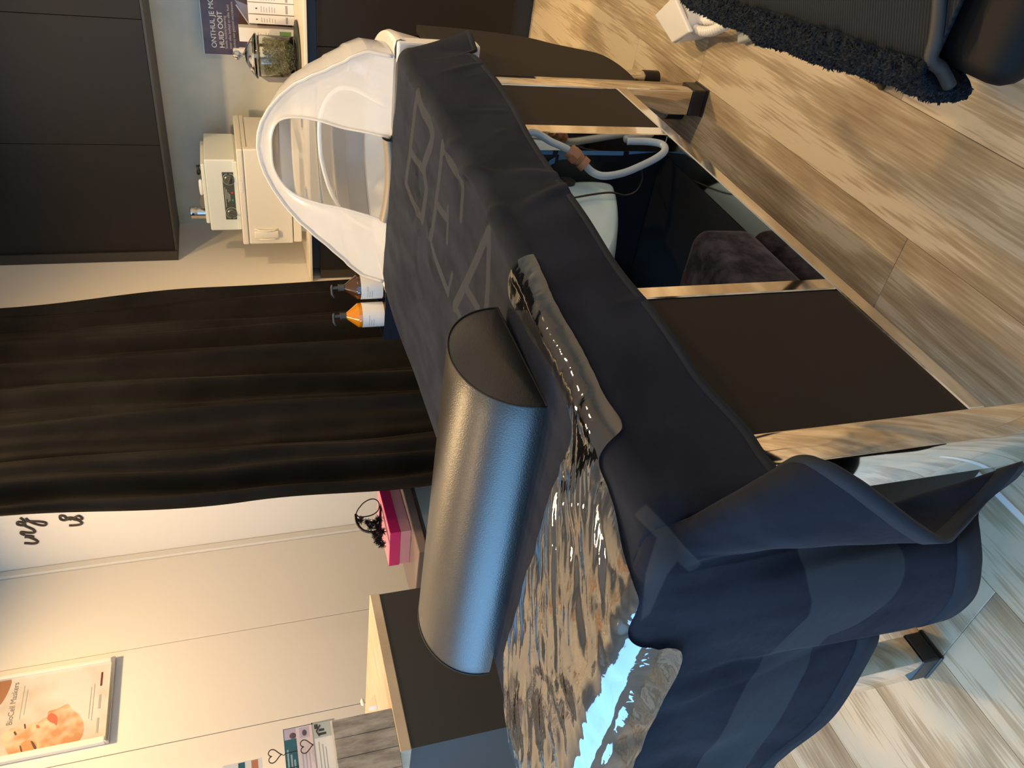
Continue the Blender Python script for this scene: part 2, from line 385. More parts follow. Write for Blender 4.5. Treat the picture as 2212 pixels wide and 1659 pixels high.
MB().tube([(.02*math.cos(a*.5)*(1+.1*math.sin(a)), .012*math.sin(a*.5)+.002, .004+.013*abs(math.sin(a*.37))) for a in range(40)], .0032, 6).build('coil', M_blk, t, smooth=True)
t = thing('plastic_block', 'grey plastic block standing behind the basin hood on the worktop', 'box', (-1.235, 3.78, ZT))
MB().prism([(-.05, 0, 0), (.05, 0, 0), (.05, 0, .125), (.02, 0, .155), (-.03, 0, .15), (-.05, 0, .12)], (0, .06, 0)).build('body', mat('box_grey', (.22, .21, .2), .5), t)
# tray and jar
t = thing('slate_tray', 'round dark slate tray under the glass herb jar', 'tray', (-1.10, 3.60, ZT))
MB().lathe([(.001, 0), (.13, 0), (.135, .004), (.132, .008), (.001, .008)], seg=48, cap=False).build('plate', mat('slate', (.035, .037, .034), .45), t, angle=40)
jar = thing('herb_jar', 'glass jar with a knobbed glass lid, filled with dried green herbs', 'jar', (-1.125, 3.63, ZT+.0083))
M_glass = mat('clear_glass', (.96, 1, .97), .02, Transmission_Weight=1.0, IOR=1.45)
MB().lathe([(.001, 0), (.078, 0), (.084, .006), (.084, .15), (.081, .158), (.078, .158), (.080, .148), (.080, .01), (.001, .008)], seg=48, cap=False).build('glass_body', M_glass, jar, smooth=True)
MB().lathe([(.001, .159), (.088, .159), (.092, .164), (.088, .169), (.06, .19), (.022, .21), (.009, .216), (.008, .226), (.018, .234), (.020, .245), (.012, .257), (.001, .259)], seg=48, cap=False).build('lid', M_glass, jar, smooth=True)
herbs = MB(); rnd = random.Random(3)
for i in range(2600):
    a = rnd.uniform(0, 2*math.pi); r = .077*math.sqrt(rnd.random()); 
    if rnd.random() < .7: r = rnd.uniform(.064, .077)
    z = rnd.uniform(.012, .128); p = Vector((r*math.cos(a), r*math.sin(a), z))
    M = Matrix.Translation(p) @ Matrix.Rotation(rnd.uniform(0, 6), 4, Vector((rnd.random()-.5, rnd.random()-.5, rnd.random()-.5)).normalized())
    s = rnd.uniform(.0035, .0065)
    vs = [herbs.bm.verts.new(M @ Vector(v)) for v in ((-s, 0, 0), (0, -s*.5, s*.3), (s, 0, 0), (0, s*.5, s*.3))]
    herbs.bm.faces.new(vs)
M_herb = mat('dried_herbs', (.2, .2, .08), .8); noise_var(M_herb, (.07, .08, .025), (.50, .44, .20), 90, 2, lo=.35, hi=.62)
o = herbs.build('herbs', M_herb, jar); o['kind'] = 'stuff'
# brown poster with packaging photo, leaning on the splashback
px0, px1, pz0, pz1 = -1.208, -.78, 1.0, 1.328
t = thing('beauty_poster', 'brown printed beauty poster with white Dutch headline, standing against the grey splashback', 'poster', (px0, 3.895, ZT))
zb = 1.335-ZT
M_pbrown = mat('poster_brown', (.09, .04, .03), .35); noise_var(M_pbrown, (.065, .03, .022), (.16, .075, .05), 6, 3, lo=.4, hi=.7)
MB().box((0, 0, .0), (.44, .004, zb), .0008, 1).build('board', M_pbrown, t)
MB().box((-.003, .0045, 0), (.446, .009, zb+.004), .001, 1).build('backing', M_paper, t)
for body, x, z, s in (('ONTHUL JE MOOISTE', .028, .355, .030), ('HUID OOIT', .028, .322, .030)):
    text_part('printed_headline', body, s, M_paper, t, basis((x, -.0004, z-.025), (1, 0, 0), (0, 0, 1)), 1.0)
for body, x, z, s in (('Snelle huidverbetering', .026, .289, .0155), ('voor elke leeftijd en elke huid', .026, .272, .0155), ('dankzij een gezond microbioom', .026, .255, .0155)):
    text_part('printed_text', body, s, mat('print_rose', (.62, .5, .45), .6), t, basis((x, -.0004, z-.006), (1, 0, 0), (0, 0, 1)), 1.0)
# picture area on the poster
pb = MB().prism([(.235, -.0006, .225), (.25, -.0006, .10), (.44, -.0006, .08), (.44, -.0006, .26), (.36, -.0006, .25), (.30, -.0006, .23)], (0, .0004, 0)); pb.build('printed_image', mat('poster_skin', (.42, .2, .12), .4), t)
pb = MB().prism([(.10, -.001, .175), (.16, -.001, .20), (.235, -.001, .24), (.225, -.001, .21), (.19, -.001, .12), (.13, -.001, .155)], (0, .0004, 0)); pb.build('printed_gel_image', mat('poster_gel', (.25, .24, .30), .25), t)
MB().tube([(.115, -.0008, .17), (.16, -.0008, .2), (.215, -.0008, .235)], .003, 6).build('printed_gel_edge', mat('gel_edge', (.62, .68, .85), .3), t)
# product packs in front of the poster
def pack(x, y, w, d, h, label, green=False, top=False):
    p = thing('product_box', label, 'packaging', (x, y, ZT))
    MB().box((-w/2, -d/2, 0), (w/2, d/2, h), .001, 1).build('carton', M_paper, p)
    g = MB()
    for i in range(6): g.box((-w*.32, -d/2-.0004, h*.42+i*.011), (w*(.1+.18*((i*7) % 3)/3), -d/2-.0001, h*.42+i*.011+.0022))
    g.build('printed_lines', M_grey, p)
    if green: MB().box((-w*.42, -d/2-.0006, h*.06), (w*.35, -d/2-.0001, h*.27)).build('printed_green_panel', mat('pack_green', (.2, .40, .13), .5), p)
    else:
        MB().box((-w*.38, -d/2-.0006, h*.14), (w*.38, -d/2-.0001, h*.19)).build('printed_band', M_grey, p)
        MB().box((-w*.06, -d/2-.0006, h*.8), (w*.06, -d/2-.0001, h*.84)).build('printed_mark', M_ink, p)
    return p
pack(-1.083, 3.80, .058, .05, .233, 'white carton with a green square, right behind the herb jar', True)
pack(-1.012, 3.78, .036, .04, .19, 'narrow white carton immediately right of the green-square carton')
pack(-.968, 3.78, .044, .04, .19, 'white carton, second from the green-square carton')
pack(-.921, 3.78, .044, .04, .19, 'white carton at the frame edge, third from the green-square carton')
t = thing('spray_bottle', 'small white pump bottle peeking over the herb jar lid', 'bottle', (-1.155, 3.79, ZT))
MB().lathe([(.001, 0), (.022, 0), (.024, .004), (.024, .19), (.018, .2), (.010, .205), (.010, .208)], seg=24).build('body', M_wp, t, angle=40)
MB().lathe([(.014, .2085), (.014, .235), (.010, .238), (.009, .262), (.001, .264)], seg=20, cap=False).build('pump', mat('pump_blush', (.72, .66, .62), .4), t, angle=40)

# ------------------------------------------------------------------ lettering on the middle wall
def px_tube(mb, pts, r, ax, val, n=None):
    P = [at(x, y, ax, val) for x, y in pts]
    mb.tube(crom(P, n or len(P)*5), r, 6)
cs = lambda l: [(x/10.055, 1100+y/10.055) for x, y in l]
lt = thing('wall_lettering', 'dark brown cursive wall lettering beginning "ung", half hidden by the curtain', 'wall lettering', (0, 0, 0))
LY = YA-.003
mb = MB()
px_tube(mb, cs([(525, 735), (600, 738), (700, 745), (790, 735), (815, 705), (770, 665), (690, 630), (610, 605), (535, 605)]), .0055, 1, LY)
px_tube(mb, cs([(540, 575), (620, 580), (710, 590), (700, 625)]), .0055, 1, LY)
px_tube(mb, cs([(530, 560), (470, 535), (455, 505), (490, 495), (600, 508), (710, 510), (755, 490), (720, 440), (630, 400), (540, 360)]), .0055, 1, LY)
px_tube(mb, cs([(540, 350), (470, 350), (385, 330), (370, 300), (400, 275), (480, 290), (540, 335), (530, 290), (500, 230), (440, 190)]), .005, 1, LY)
px_tube(mb, cs([(560, 200), (640, 270), (760, 320), (900, 352), (980, 350), (1003, 320), (980, 290), (880, 270), (700, 262), (560, 262)]), .005, 1, LY)
mb.build('upper_word', mat('lettering_brown', (.05, .035, .02), .5), lt, smooth=True)
mb = MB()
px_tube(mb, cs([(1500, 352), (1580, 352), (1700, 340), (1775, 315), (1760, 280), (1690, 240), (1610, 225), (1560, 205)]), .005, 1, LY)
px_tube(mb, cs([(1560, 225), (1480, 220), (1400, 240), (1330, 225), (1300, 190), (1310, 140), (1400, 150), (1430, 190), (1520, 180), (1600, 190), (1640, 170), (1700, 145), (1750, 165), (1785, 205), (1740, 230), (1660, 215), (1610, 185)]), .005, 1, LY)
mb.build('lower_word', MATS['lettering_brown'], lt, smooth=True)

# ------------------------------------------------------------------ curtain
def velvet(name, c, sheen=0.6, sc=(.5, .5, .5)):
    m = mat(name, c, .85, Sheen_Weight=sheen*.2, Sheen_Roughness=.35)
    bsdf(m).inputs['Sheen Tint'].default_value = (*sc, 1); bsdf(m).inputs['Specular IOR Level'].default_value = .12
    return m
M_curt = velvet('velvet_black', (.013, .012, .011), .35, (.45, .42, .38))
t_, mp_, nz_, cr_ = noise_var(M_curt, (.006, .0055, .0055), (.016, .0145, .0135), 5, 5, (1, 1, .6), lo=.35, hi=.7)
rows = []; NZ_, NS = 60, 420
def fold(s):   # s = 0..1 along the rail from far edge to near edge
    return (.044*math.sin(s*2*math.pi*6.2+.6)+.016*math.sin(s*2*math.pi*13.7+1.3)+.010*math.sin(s*2*math.pi*23+.4))
for i in range(NZ_+1):
    z = .03+2.5*i/NZ_
    y0 = lin([(.0, 3.15), (.85, 3.14), (1.4, 3.12), (2.3, 3.08), (2.6, 3.08)], z); y1 = lin([(0, 1.80), (.75, 1.84), (1.3, 1.88), (2.0, 1.945), (2.6, 1.96)], z)
    r = []
    for j in range(NS+1):
        s = j/NS; a = 1-.25*(z/2.5)
        sw = s+.012*math.sin(z*1.7+s*9)
        r.append((-2.005+fold(sw)*a+.006*math.sin(z*5+s*40), y0+(y1-y0)*s+.012*math.sin(z*2+s*20), z))
    rows.append(r)
mb = MB(); mb.grid(rows)
cu = thing('curtain', 'floor-length black velvet curtain hanging in folds behind the bed', 'curtain', (0, 0, 0))
o = mb.build('curtain_cloth', M_curt, cu, smooth=True); sm = o.modifiers.new('solid', 'SOLIDIFY'); sm.thickness = .002
MB().cyl((-2.0, 1.7, 2.545), (-2.0, 3.25, 2.545), .012).build('curtain_rail', M_steel, cu, smooth=True)
for yb_ in (1.75, 3.18): MB().box((-2.008, yb_, 2.557), (-1.992, yb_+.02, 2.6)).build('rail_bracket', M_steel, cu)

# ------------------------------------------------------------------ framed poster on the left wall
c0 = at(233, 1601, 0, XB+.02); c1 = at(251, 1417, 0, XB+.02)
y0, y1, zb = c0.y, c1.y, (c0.z+c1.z)/2
pf = thing('framed_poster', 'framed advertising poster of a closed-eyed face, titled BioCell Maskers, on the left wall', 'poster', (XB+.001, y0, zb))
PWd = y1-y0; PH = .52; fr = .022
MB().box((0, 0, 0), (.022, PWd, fr*.6), .003, 2).build('frame_bottom', mat('frame_silver', (.5, .5, .49), .25, .8), pf)
MB().box((0, 0, PH-fr), (.022, PWd, PH), .003, 2).build('frame_top', MATS['frame_silver'], pf)
MB().box((0, 0, fr*.6), (.022, fr*1.1, PH-fr), .004, 2).build('frame_side', M_trim, pf)
MB().box((0, PWd-fr*.8, fr*.6), (.022, PWd, PH-fr), .004, 2).build('frame_side', M_trim, pf)
M_pp = mat('poster_pale', (.74, .69, .64), .4); noise_var(M_pp, (.50, .42, .35), (.66, .63, .60), 5, 3, lo=.3, hi=.6)
MB().box((.004, fr, fr*.6), (.008, PWd-fr*.8, PH-fr)).build('print', M_pp, pf)
def pimg(pts, xoff, name, m, sub=0):
    """flat printed shape on the poster, outline given in crop pixels"""
    P = [at(x*.3488, 1080+y*.3488, 0, XB+.001+xoff) for x, y in pts]
    P = crom(P+[P[0]], len(P)*6)[:-1]
    L = [p-Vector((XB+.001, y0, zb)) for p in P]
    b = MB(); vs = [b.bm.verts.new(p) for p in L]; f = b.bm.faces.new(vs); bmesh.ops.triangulate(b.bm, faces=[f])
    return b.build(name, m, pf)
M_skin = mat('print_skin', (.66, .42, .24), .45); noise_var(M_skin, (.48, .25, .12), (.68, .52, .38), 14, 2, lo=.38, hi=.62)
pimg([(60, 1590), (5, 1480), (60, 1420), (150, 1400), (200, 1385), (235, 1375), (262, 1360), (290, 1340), (300, 1310), (330, 1300), (360, 1290), (420, 1265), (450, 1300), (490, 1330), (520, 1400), (500, 1480), (440, 1515), (300, 1540), (160, 1570)], .0082, 'printed_face', M_skin)
pimg([(290, 1355), (305, 1325), (330, 1322), (355, 1345), (352, 1395), (335, 1385), (310, 1375)], .0085, 'printed_lips', mat('print_lips', (.62, .14, .08), .45))
pimg([(120, 1535), (135, 1505), (175, 1488), (220, 1500), (225, 1540), (180, 1560), (140, 1570)], .0085, 'printed_eyelid', mat('print_eyelid', (.62, .26, .11), .45))
pimg([(120, 1520), (130, 1525), (140, 1568), (128, 1560)], .0087, 'printed_lashes', mat('print_brown', (.10, .05, .03), .5))
pimg([(188, 1492), (205, 1498), (226, 1535), (210, 1540)], .0087, 'printed_lashes', mat('print_brown', (.1, .05, .03), .5))
pimg([(84, 1440), (92, 1432), (104, 1450), (94, 1458)], .0087, 'printed_eyebrow', MATS['print_brown'])
pimg([(148, 1388), (156, 1388), (160, 1412), (152, 1416)], .0087, 'printed_lashes', MATS['print_brown'])
pimg([(222, 1392), (240, 1396), (246, 1410), (228, 1412)], .0087, 'printed_nostril', mat('print_nostril', (.45, .16, .07), .5))
pimg([(0, 1115), (70, 1112), (55, 1180), (0, 1270), (-60, 1280), (-60, 1110)], .0082, 'printed_hair', mat('print_hair', (.36, .17, .08), .5))
M_T = Matrix.Identity(4)
zt = at(24, 1490, 0, XB).z-zb
pT = at(.3488*72, 1080+.3488*1395, 0, XB+.009)-Vector((XB+.001, y0, zb))
pE = at(.3488*121, 1080+.3488*1130, 0, XB+.009)-Vector((XB+.001, y0, zb))
o = text_part('printed_title', 'BioCell Maskers', .030, mat('title_grey', (.2, .18, .17), .6), pf, Matrix.Identity(4), .98)
tw_ = max(v.co.x for v in o.data.vertices); o.data.transform(basis((.0086, pT.y, pT.z), (0, 1, 0), (0, 0, 1)) @ Matrix.Diagonal((abs(pE.y-pT.y)/tw_, abs(pE.y-pT.y)/tw_, 1, 1)))
g = MB()
for (xa, ya, xb, yb) in ((118, 1360, 155, 1150), (147, 1330, 172, 1175), (548, 1355, 568, 1158), (565, 1365, 588, 1138)):
    A = at(.3488*xa, 1080+.3488*ya, 0, XB+.0095)-Vector((XB+.001, y0, zb)); B = at(.3488*xb, 1080+.3488*yb, 0, XB+.0095)-Vector((XB+.001, y0, zb))
    MB().box((.0083, min(A.y, B.y), (A.z+B.z)/2-.0012), (.0086, max(A.y, B.y), (A.z+B.z)/2+.0012)).build('printed_line', M_grey, pf)
def pbox(x0_, y0_, x1_, y1_, nm, m):
    A = at(.3488*x0_, 1080+.3488*y0_, 0, XB+.0095)-Vector((XB+.001, y0, zb)); B = at(.3488*x1_, 1080+.3488*y1_, 0, XB+.0095)-Vector((XB+.001, y0, zb))
    MB().box((.0083, min(A.y, B.y), min(A.z, B.z)), (.0087, max(A.y, B.y), max(A.z, B.z))).build(nm, m, pf)
pbox(620, 1152, 640, 1065, 'printed_logo', mat('logo_brown', (.14, .03, .025), .5))
pbox(606, 1293, 628, 1203, 'printed_box', M_grey); pbox(592, 1444, 614, 1347, 'printed_box', M_grey)

# ------------------------------------------------------------------ desk
DX, DY1, DZ = -1.9, 1.374, .985
dsk = thing('reception_desk', 'anthracite reception desk with a pale wood top, left of the bed', 'desk', (0, 0, 0))
M_desk = mat('desk_anthracite', (.028, .028, .028), .6); bump(M_desk, 800, .2, .0004)
M_dtop = mat('desk_top_wood', (.62, .47, .30), .4); noise_var(M_dtop, (.46, .35, .23), (.60, .48, .34), 6, 5, (8, 1, 1))
dyf = at(870, 1620, 0, DX).y
MB().box((-2.55, dyf, .0), (DX-.004, DY1-.002, DZ-.0285)).build('body', M_desk, dsk)
MB().box((-2.56, dyf-.004, DZ-.028), (DX, DY1, DZ), .002, 1).build('desktop', M_dtop, dsk)
# block on the desk: flush with its front edge
yb1 = at(840, 1530, 0, DX-.004).y
bl = thing('wood_look_block', 'grey weathered wood-look display block at the front edge of the desk', 'display block', (DX-.004, 0, DZ))
ztop = at(711, 1551, 0, DX-.004).z-DZ-.005
M_gw = mat('weathered_wood', (.3, .27, .23), .75)
tc, mp, nz, cr = noise_var(M_gw, (.15, .13, .11), (.42, .38, .33), 9, 9, (1, 3, 1), .65, lo=.3, hi=.6)
mp.inputs['Scale'].default_value = (1, 4.0, 1.0)
yb0 = yb1-.20
boards = 4
for i in range(boards):
    a = yb1-(i+1)*(yb1-yb0)/boards; b = yb1-i*(yb1-yb0)/boards
    MB().box((-.02, a+.0006, 0), (0, b-.0006, ztop), .0012, 1).build('board', M_gw, bl)
MB().box((-.10, yb0, 0), (-.0205, yb1-.002, ztop-.012)).build('body', M_gw, bl)
BZ = DZ+ztop
def card(name, label, x, pix_top, pix_side, w, m_main, cat='card'):
    pass
# cards standing in the block
def ycard(px, py, x): p = at(px, py, 0, x); return p
cards = [((672, 1562), DX-.03, .012, 'white photo card with a black and white picture of hands, nearest the block edge', 'card_a'),
         ((638, 1572), DX-.05, .012, 'pale pink leaflet with a small portrait, behind the hands card', 'card_b'),
         ((611, 1576), DX-.07, .012, 'tall teal leaflet with pale lettering and a portrait on top, rearmost in the block', 'card_c')]
M_teal = mat('print_teal', (.02, .13, .19), .5); M_pink = mat('print_pinkish', (.76, .66, .68), .5); M_lil = mat('print_lilac', (.55, .47, .60), .5)
def up(z): return z
for k, (pt, cx, _, lab, nm) in enumerate(cards):
    p = at(pt[0], pt[1], 0, cx); h = p.z-BZ+.06
    c = thing('display_card', lab, 'leaflet', (cx, p.y, BZ-.06))
    wd = .16
    base = M_paper if k == 0 else (M_pink if k == 1 else M_teal)
    MB().box((-.0015, -wd, .047), (.0, 0, h)).build('sheet', base, c)
    if k == 0:
        MB().box((.0, -.004, .052), (.0006, 0, h)).box((.0, -wd, h-.003), (.0006, 0, h)).build('printed_border', M_grey, c)
        MB().box((.0, -.042, h-.045), (.0004, -.004, h-.003)).build('printed_photo', mat('photo_grey', (.50, .55, .52), .5), c)
        g = MB()
        for a, b, cc, dd in ((-.018, -.006, .012, .002), (-.026, -.020, .026, .012), (-.036, -.030, .030, .010)): g.box((.0004, a, h-.003-cc), (.0008, b, h-.004-dd))
        g.tube([(.0008, -.038, h-.016), (.0008, -.024, h-.010), (.0008, -.01, h-.02)], .002, 5); g.build('printed_hands', mat('photo_dark', (.05, .05, .055), .5), c)
        g = MB(); 
        for i, q in enumerate((.012, .02, .027)): g.box((.0, -wd+.01, h-q-.0015), (.0005, -.052-.008*i, h-q))
        g.build('printed_lines', M_grey, c)
    elif k == 1:
        MB().box((.0, -.030, h-.032), (.0004, -.003, h-.008)).build('printed_photo', M_lil, c)
        MB().ball((.001, -.018, h-.020), .008, 10, (.1, 1, .7)).build('printed_portrait', mat('portrait_dark', (.10, .08, .11), .5), c)
        g = MB()
        for i in range(3): g.box((.0, -.13, h-.012-.008*i), (.0005, -.07, h-.009-.008*i))
        g.build('printed_lines', M_lil, c)
    else:
        MB().box((.0, -.030, h-.05), (.0004, -.002, h-.002)).build('printed_photo', M_lil, c)
        MB().ball((.001, -.022, h-.022), .008, 10, (.1, 1, 1)).build('printed_portrait', MATS['portrait_dark'], c)
        g = MB()
        for i, (q, l) in enumerate(((.024, .16), (.017, .12), (.009, .09))): g.box((.0, -.155, h-q), (.0005, -.055-.014*(2-i), h-q+.004))
        g.build('printed_lines', mat('print_paleteal', (.35, .50, .52), .5), c)
# heart clips
def heart(px, py, x, s, label):
    p = at(px, py, 0, x); h = thing('heart_clip', label, 'photo clip', (x, p.y, p.z))
    pts = []
    for i in range(40):
        a = 2*math.pi*i/40; hx = 16*math.sin(a)**3; hz = 13*math.cos(a)-5*math.cos(2*a)-2*math.cos(3*a)-math.cos(4*a)
        pts.append((0, hx*s/16, hz*s/16))
    MB().tube(pts, .0013, 6, closed=True).build('wire_heart', mat('dark_wire', (.06, .05, .05), .35, .8), h, smooth=True)
    dz = BZ-p.z-.02
    MB().tube([(0, 0, -s*1.05), (0, -.004, -s*1.3), (0, -.0, -s*1.6), (0, 0, dz)], .0011, 6).build('stem', MATS['dark_wire'], h, smooth=True)
heart(592, 1633, DX-.055, .017, 'dark wire heart clip left of the teal leaflet, standing taller')
heart(661, 1612, DX-.038, .017, 'dark wire heart clip half behind the black and white hands card')
p = at(490, 1652, 0, DX-.06)
c = thing('display_card', 'white card with teal and orange print held high at the bottom left frame edge', 'leaflet', (DX-.062, p.y, BZ-.03))
hh = at(500, 1650, 0, DX-.06).z-BZ+.03
MB().box((-.001, -.10, hh-.07), (0, 0, hh+.02)).build('sheet', M_paper, c)
MB().tube([(-.002, -.04, .03), (-.002, -.04, hh-.06)], .0012, 6).build('wire_stem', MATS['dark_wire'], c)
MB().box((0, -.09, hh-.03), (.0005, -.002, hh-.015)).build('printed_band', M_teal, c)
MB().box((0, -.09, hh-.06), (.0005, -.002, hh-.045)).build('printed_stripe', mat('print_orange', (.6, .22, .12), .5), c)
# two little white pieces on the desk
p = at(812, 1514, 2, DZ+.001); p.y = max(p.y, yb1+.02); t = thing('white_wedge', 'larger cream wedge on the pale desk top beside the wood-look block', 'ornament', (p.x, p.y+.003, DZ))
MB().prism([(0, -.018, 0), (0, .018, 0), (0, .010, .013), (0, -.018, .024)], (-.02, 0, 0)).build('body', M_cream, t)
p = at(788, 1522, 2, DZ+.001); p.y = max(p.y, yb1+.012); t = thing('white_pebble', 'small cream pebble on the pale desk top near the wall side', 'ornament', (p.x, p.y+.01, DZ))
MB().ball((0, 0, .007), .010, 12, (1, 1.3, .7)).build('body', M_cream, t, smooth=True)

# ------------------------------------------------------------------ drawer stack, pink box behind the curtain
BX = -2.16
pc = at(843, 1152, 0, BX)
ang = math.radians(4)
zb_ = at(889, 1148, 0, BX).z
dr = thing('acrylic_drawers', 'grey translucent drawer unit carrying the pink box', 'drawer unit', (BX-.15, pc.y, 0), 0)
M_acr = mat('smoked_acrylic', (.10, .10, .12), .2, Transmission_Weight=.4)
MB().box((-.14, -.12, zb_-.035), (.17, .34, zb_-.001), .004, 2).build('tray', mat('tray_taupe', (.17, .14, .14), .4), dr)
MB().box((-.13, -.10, .0), (.155, .33, zb_-.0365), .006, 2).build('body', M_acr, dr)
MB().box((.156, -.08, zb_-.16), (.158, .32, zb_-.05), .0005, 1).build('drawer', mat('drawer_clear', (.35, .45, .52), .15), dr)
pk = thing('pink_box', 'magenta lidded gift box on the drawer unit left of the curtain', 'box', (BX, pc.y, zb_), ang)
hb = pc.z-zb_
M_mag = mat('card_magenta', (.62, .02, .17), .45); M_rose = mat('card_rose', (.66, .33, .40), .5)
MB().box((-.165, .002, 0), (-.002, .25, hb*.52)).build('base', M_rose, pk)
MB().box((-.168, 0, hb*.5), (0, .253, hb), .001, 1).build('lid', M_mag, pk)
MB().box((-.166, .002, hb), (-.002, .25, hb+.0006)).build('lid_top_print', mat('card_pink_top', (.80, .30, .42), .4), pk)
# black brush with loop
t = thing('looped_brush', 'black fluffy brush with a corded loop, lying on the pink box', 'brush', (BX, pc.y, pc.z+.001))
O = Vector((BX, pc.y, pc.z+.001))
def L(pts, v): return [at(700+x/5.923, 1020+y/5.923, 0, v)-O for x, y in pts]
v = BX-.05; O = O+Vector((0, 0, -.006))*0
MB().tube(crom(L([(410, 530), (440, 470), (510, 390), (600, 345), (670, 355), (705, 410), (690, 490), (620, 545), (530, 568), (450, 570), (410, 540)], v), 60), .0022, 8).build('loop', M_blk, t, smooth=True)
MB().tube(crom(L([(735, 400), (722, 500), (722, 620), (722, 740), (725, 850)], v), 30), .0045, 8).build('handle', M_blk, t, smooth=True)
MB().tube(crom(L([(860, 225), (830, 300), (760, 390), (720, 440)], v), 20), .0028, 8).build('cord', M_blk, t, smooth=True)
MB().tube(crom(L([(405, 540), (420, 640), (480, 730), (570, 765), (660, 760), (700, 720), (715, 640)], v), 40), .005, 8).build('strap', M_blk, t, smooth=True)
fz = MB(); base = L([(470, 610), (560, 640), (650, 640), (700, 600), (690, 700), (600, 700), (660, 800), (690, 880), (740, 920), (740, 760), (700, 840)], v)
rn = random.Random(5)
for b_ in base:
    for i in range(130):
        d = Vector((rn.gauss(0, 1), rn.gauss(0, 1), rn.gauss(0, 1))).normalized()*rn.uniform(.008, .019)
        fz.tube([b_, b_+d*.6, b_+d], .0009, 3)
o = fz.build('bristles', mat('bristle_black', (.01, .01, .012), .8), t); o['kind'] = 'stuff'

# ------------------------------------------------------------------ pump bottles in a caddy
BY = 2.42
ctr1 = at(770, 620, 1, BY); ctr2 = at(770, 681, 1, BY-.05)
zc = at(822, 620, 1, BY).z
def bottle(c, label, liquid, rad, name):
    b = thing('pump_bottle', label, 'pump bottle', (c.x, c.y, zc-.03))
    zs = at(768, 620, 1, BY).z-zc+.03; zn = at(744, 620, 1, BY).z-zc+.03; zt_ = at(716, 620, 1, BY).z-zc+.03
    MB().lathe([(.001, 0), (rad*.95, 0), (rad, .005), (rad, zs-.004), (rad*.97, zs), (.011, zn), (.010, zn+.004)], seg=40).build('glass_body', liquid, b, angle=50)
    lab = MB(); zl0, zl1 = .028, zs-.014; r2 = rad+.0006; seg = 30; a0, a1 = math.radians(-150), math.radians(45)
    rowa = [(r2*math.cos(a0+(a1-a0)*i/seg), r2*math.sin(a0+(a1-a0)*i/seg), zl0) for i in range(seg+1)]
    lab.grid([rowa, [(x, y, zl1) for x, y, z in rowa]]); lab.build('paper_label', M_paper, b, smooth=True)
    g = MB(); r3 = rad+.0009
    for i, (s, e) in enumerate(((-118, -60), (-118, -82), (-118, -78))):
        zz = zl1-.022-i*.008; ra = [(r3*math.cos(math.radians(s+(e-s)*k/8)), r3*math.sin(math.radians(s+(e-s)*k/8)), zz) for k in range(9)]
        g.grid([ra, [(x, y, zz-.0016) for x, y, z in ra]])
    g.build('printed_lines', M_grey, b)
    MB().cyl((0, 0, zn+.002), (0, 0, zn+.022), .0125, .0125, 20).build('pump_collar', M_dgrey, b, angle=40)
    MB().cyl((0, 0, zn+.022), (0, 0, zt_-.004), .006, .006, 14).build('pump_stem', M_dgrey, b, angle=40)
    MB().tube([(.012, .0, zt_-.002), (0, 0, zt_), (-.02, -.008, zt_-.001), (-.032, -.012, zt_-.008)], .0042, 8).build('pump_head', M_dgrey, b, smooth=True)
    return b, r3, zl1
M_dgrey = mat('pump_grey', (.05, .055, .06), .35)
M_amb = mat('amber_brown_glass', (.055, .022, .008), .08, Coat_Weight=1.0)
M_org = mat('amber_orange_fill', (.55, .20, .004), .08, Coat_Weight=1.0)
b1, r3, zl1 = bottle(ctr1, 'dark brown pump bottle with white label, nearest the basin hood', M_amb, .044, 'a')
b2, r3, zl1 = bottle(ctr2, 'amber orange pump bottle with white label, left of the dark brown one', M_org, .044, 'b')
text_part('printed_brand_text', 'N SIGHT', .010, M_grey, b1, basis((-.030, -.0335, zl1-.014), (1, -.25, 0), (0, 0, 1)), 1.1)
cd = thing('bottle_caddy', 'black open caddy trolley holding the two pump bottles behind the bed', 'trolley', ((ctr1.x+ctr2.x)/2, (ctr1.y+ctr2.y)/2, 0))
M_navyb = mat('caddy_black', (.012, .016, .03), .3)
w, d = .125, .075; zt2 = zc
MB().box((-w, -d, zt2-.075), (w, d, zt2-.0705), .002, 1).build('tray_floor', M_navyb, cd)
zz0 = zt2-.07
cad = MB(); cad.box((-w, -d, zz0), (w, -d+.004, zt2)); cad.box((-w, d-.004, zz0), (w, d, zt2)); cad.box((-w, -d+.004, zz0), (-w+.004, d-.004, zt2)); cad.box((w-.004, -d+.004, zz0), (w, d-.004, zt2))
cad.build('tray_rim', M_navyb, cd)
MB().box((-.08, -.062, zz0+.0), (.10, .062, zc-.0305)).build('riser', M_navyb, cd)
for sx in (-1, 1):
    for sy in (-1, 1): MB().box((sx*w-.01*(sx > 0), sy*d-.01*(sy > 0), 0), (sx*w+.01*(sx < 0), sy*d+.01*(sy < 0), zt2-.0755)).build('leg', M_navyb, cd)
MB().box((-w, -d, .15), (w, d, .16)).build('lower_tray', M_navyb, cd)

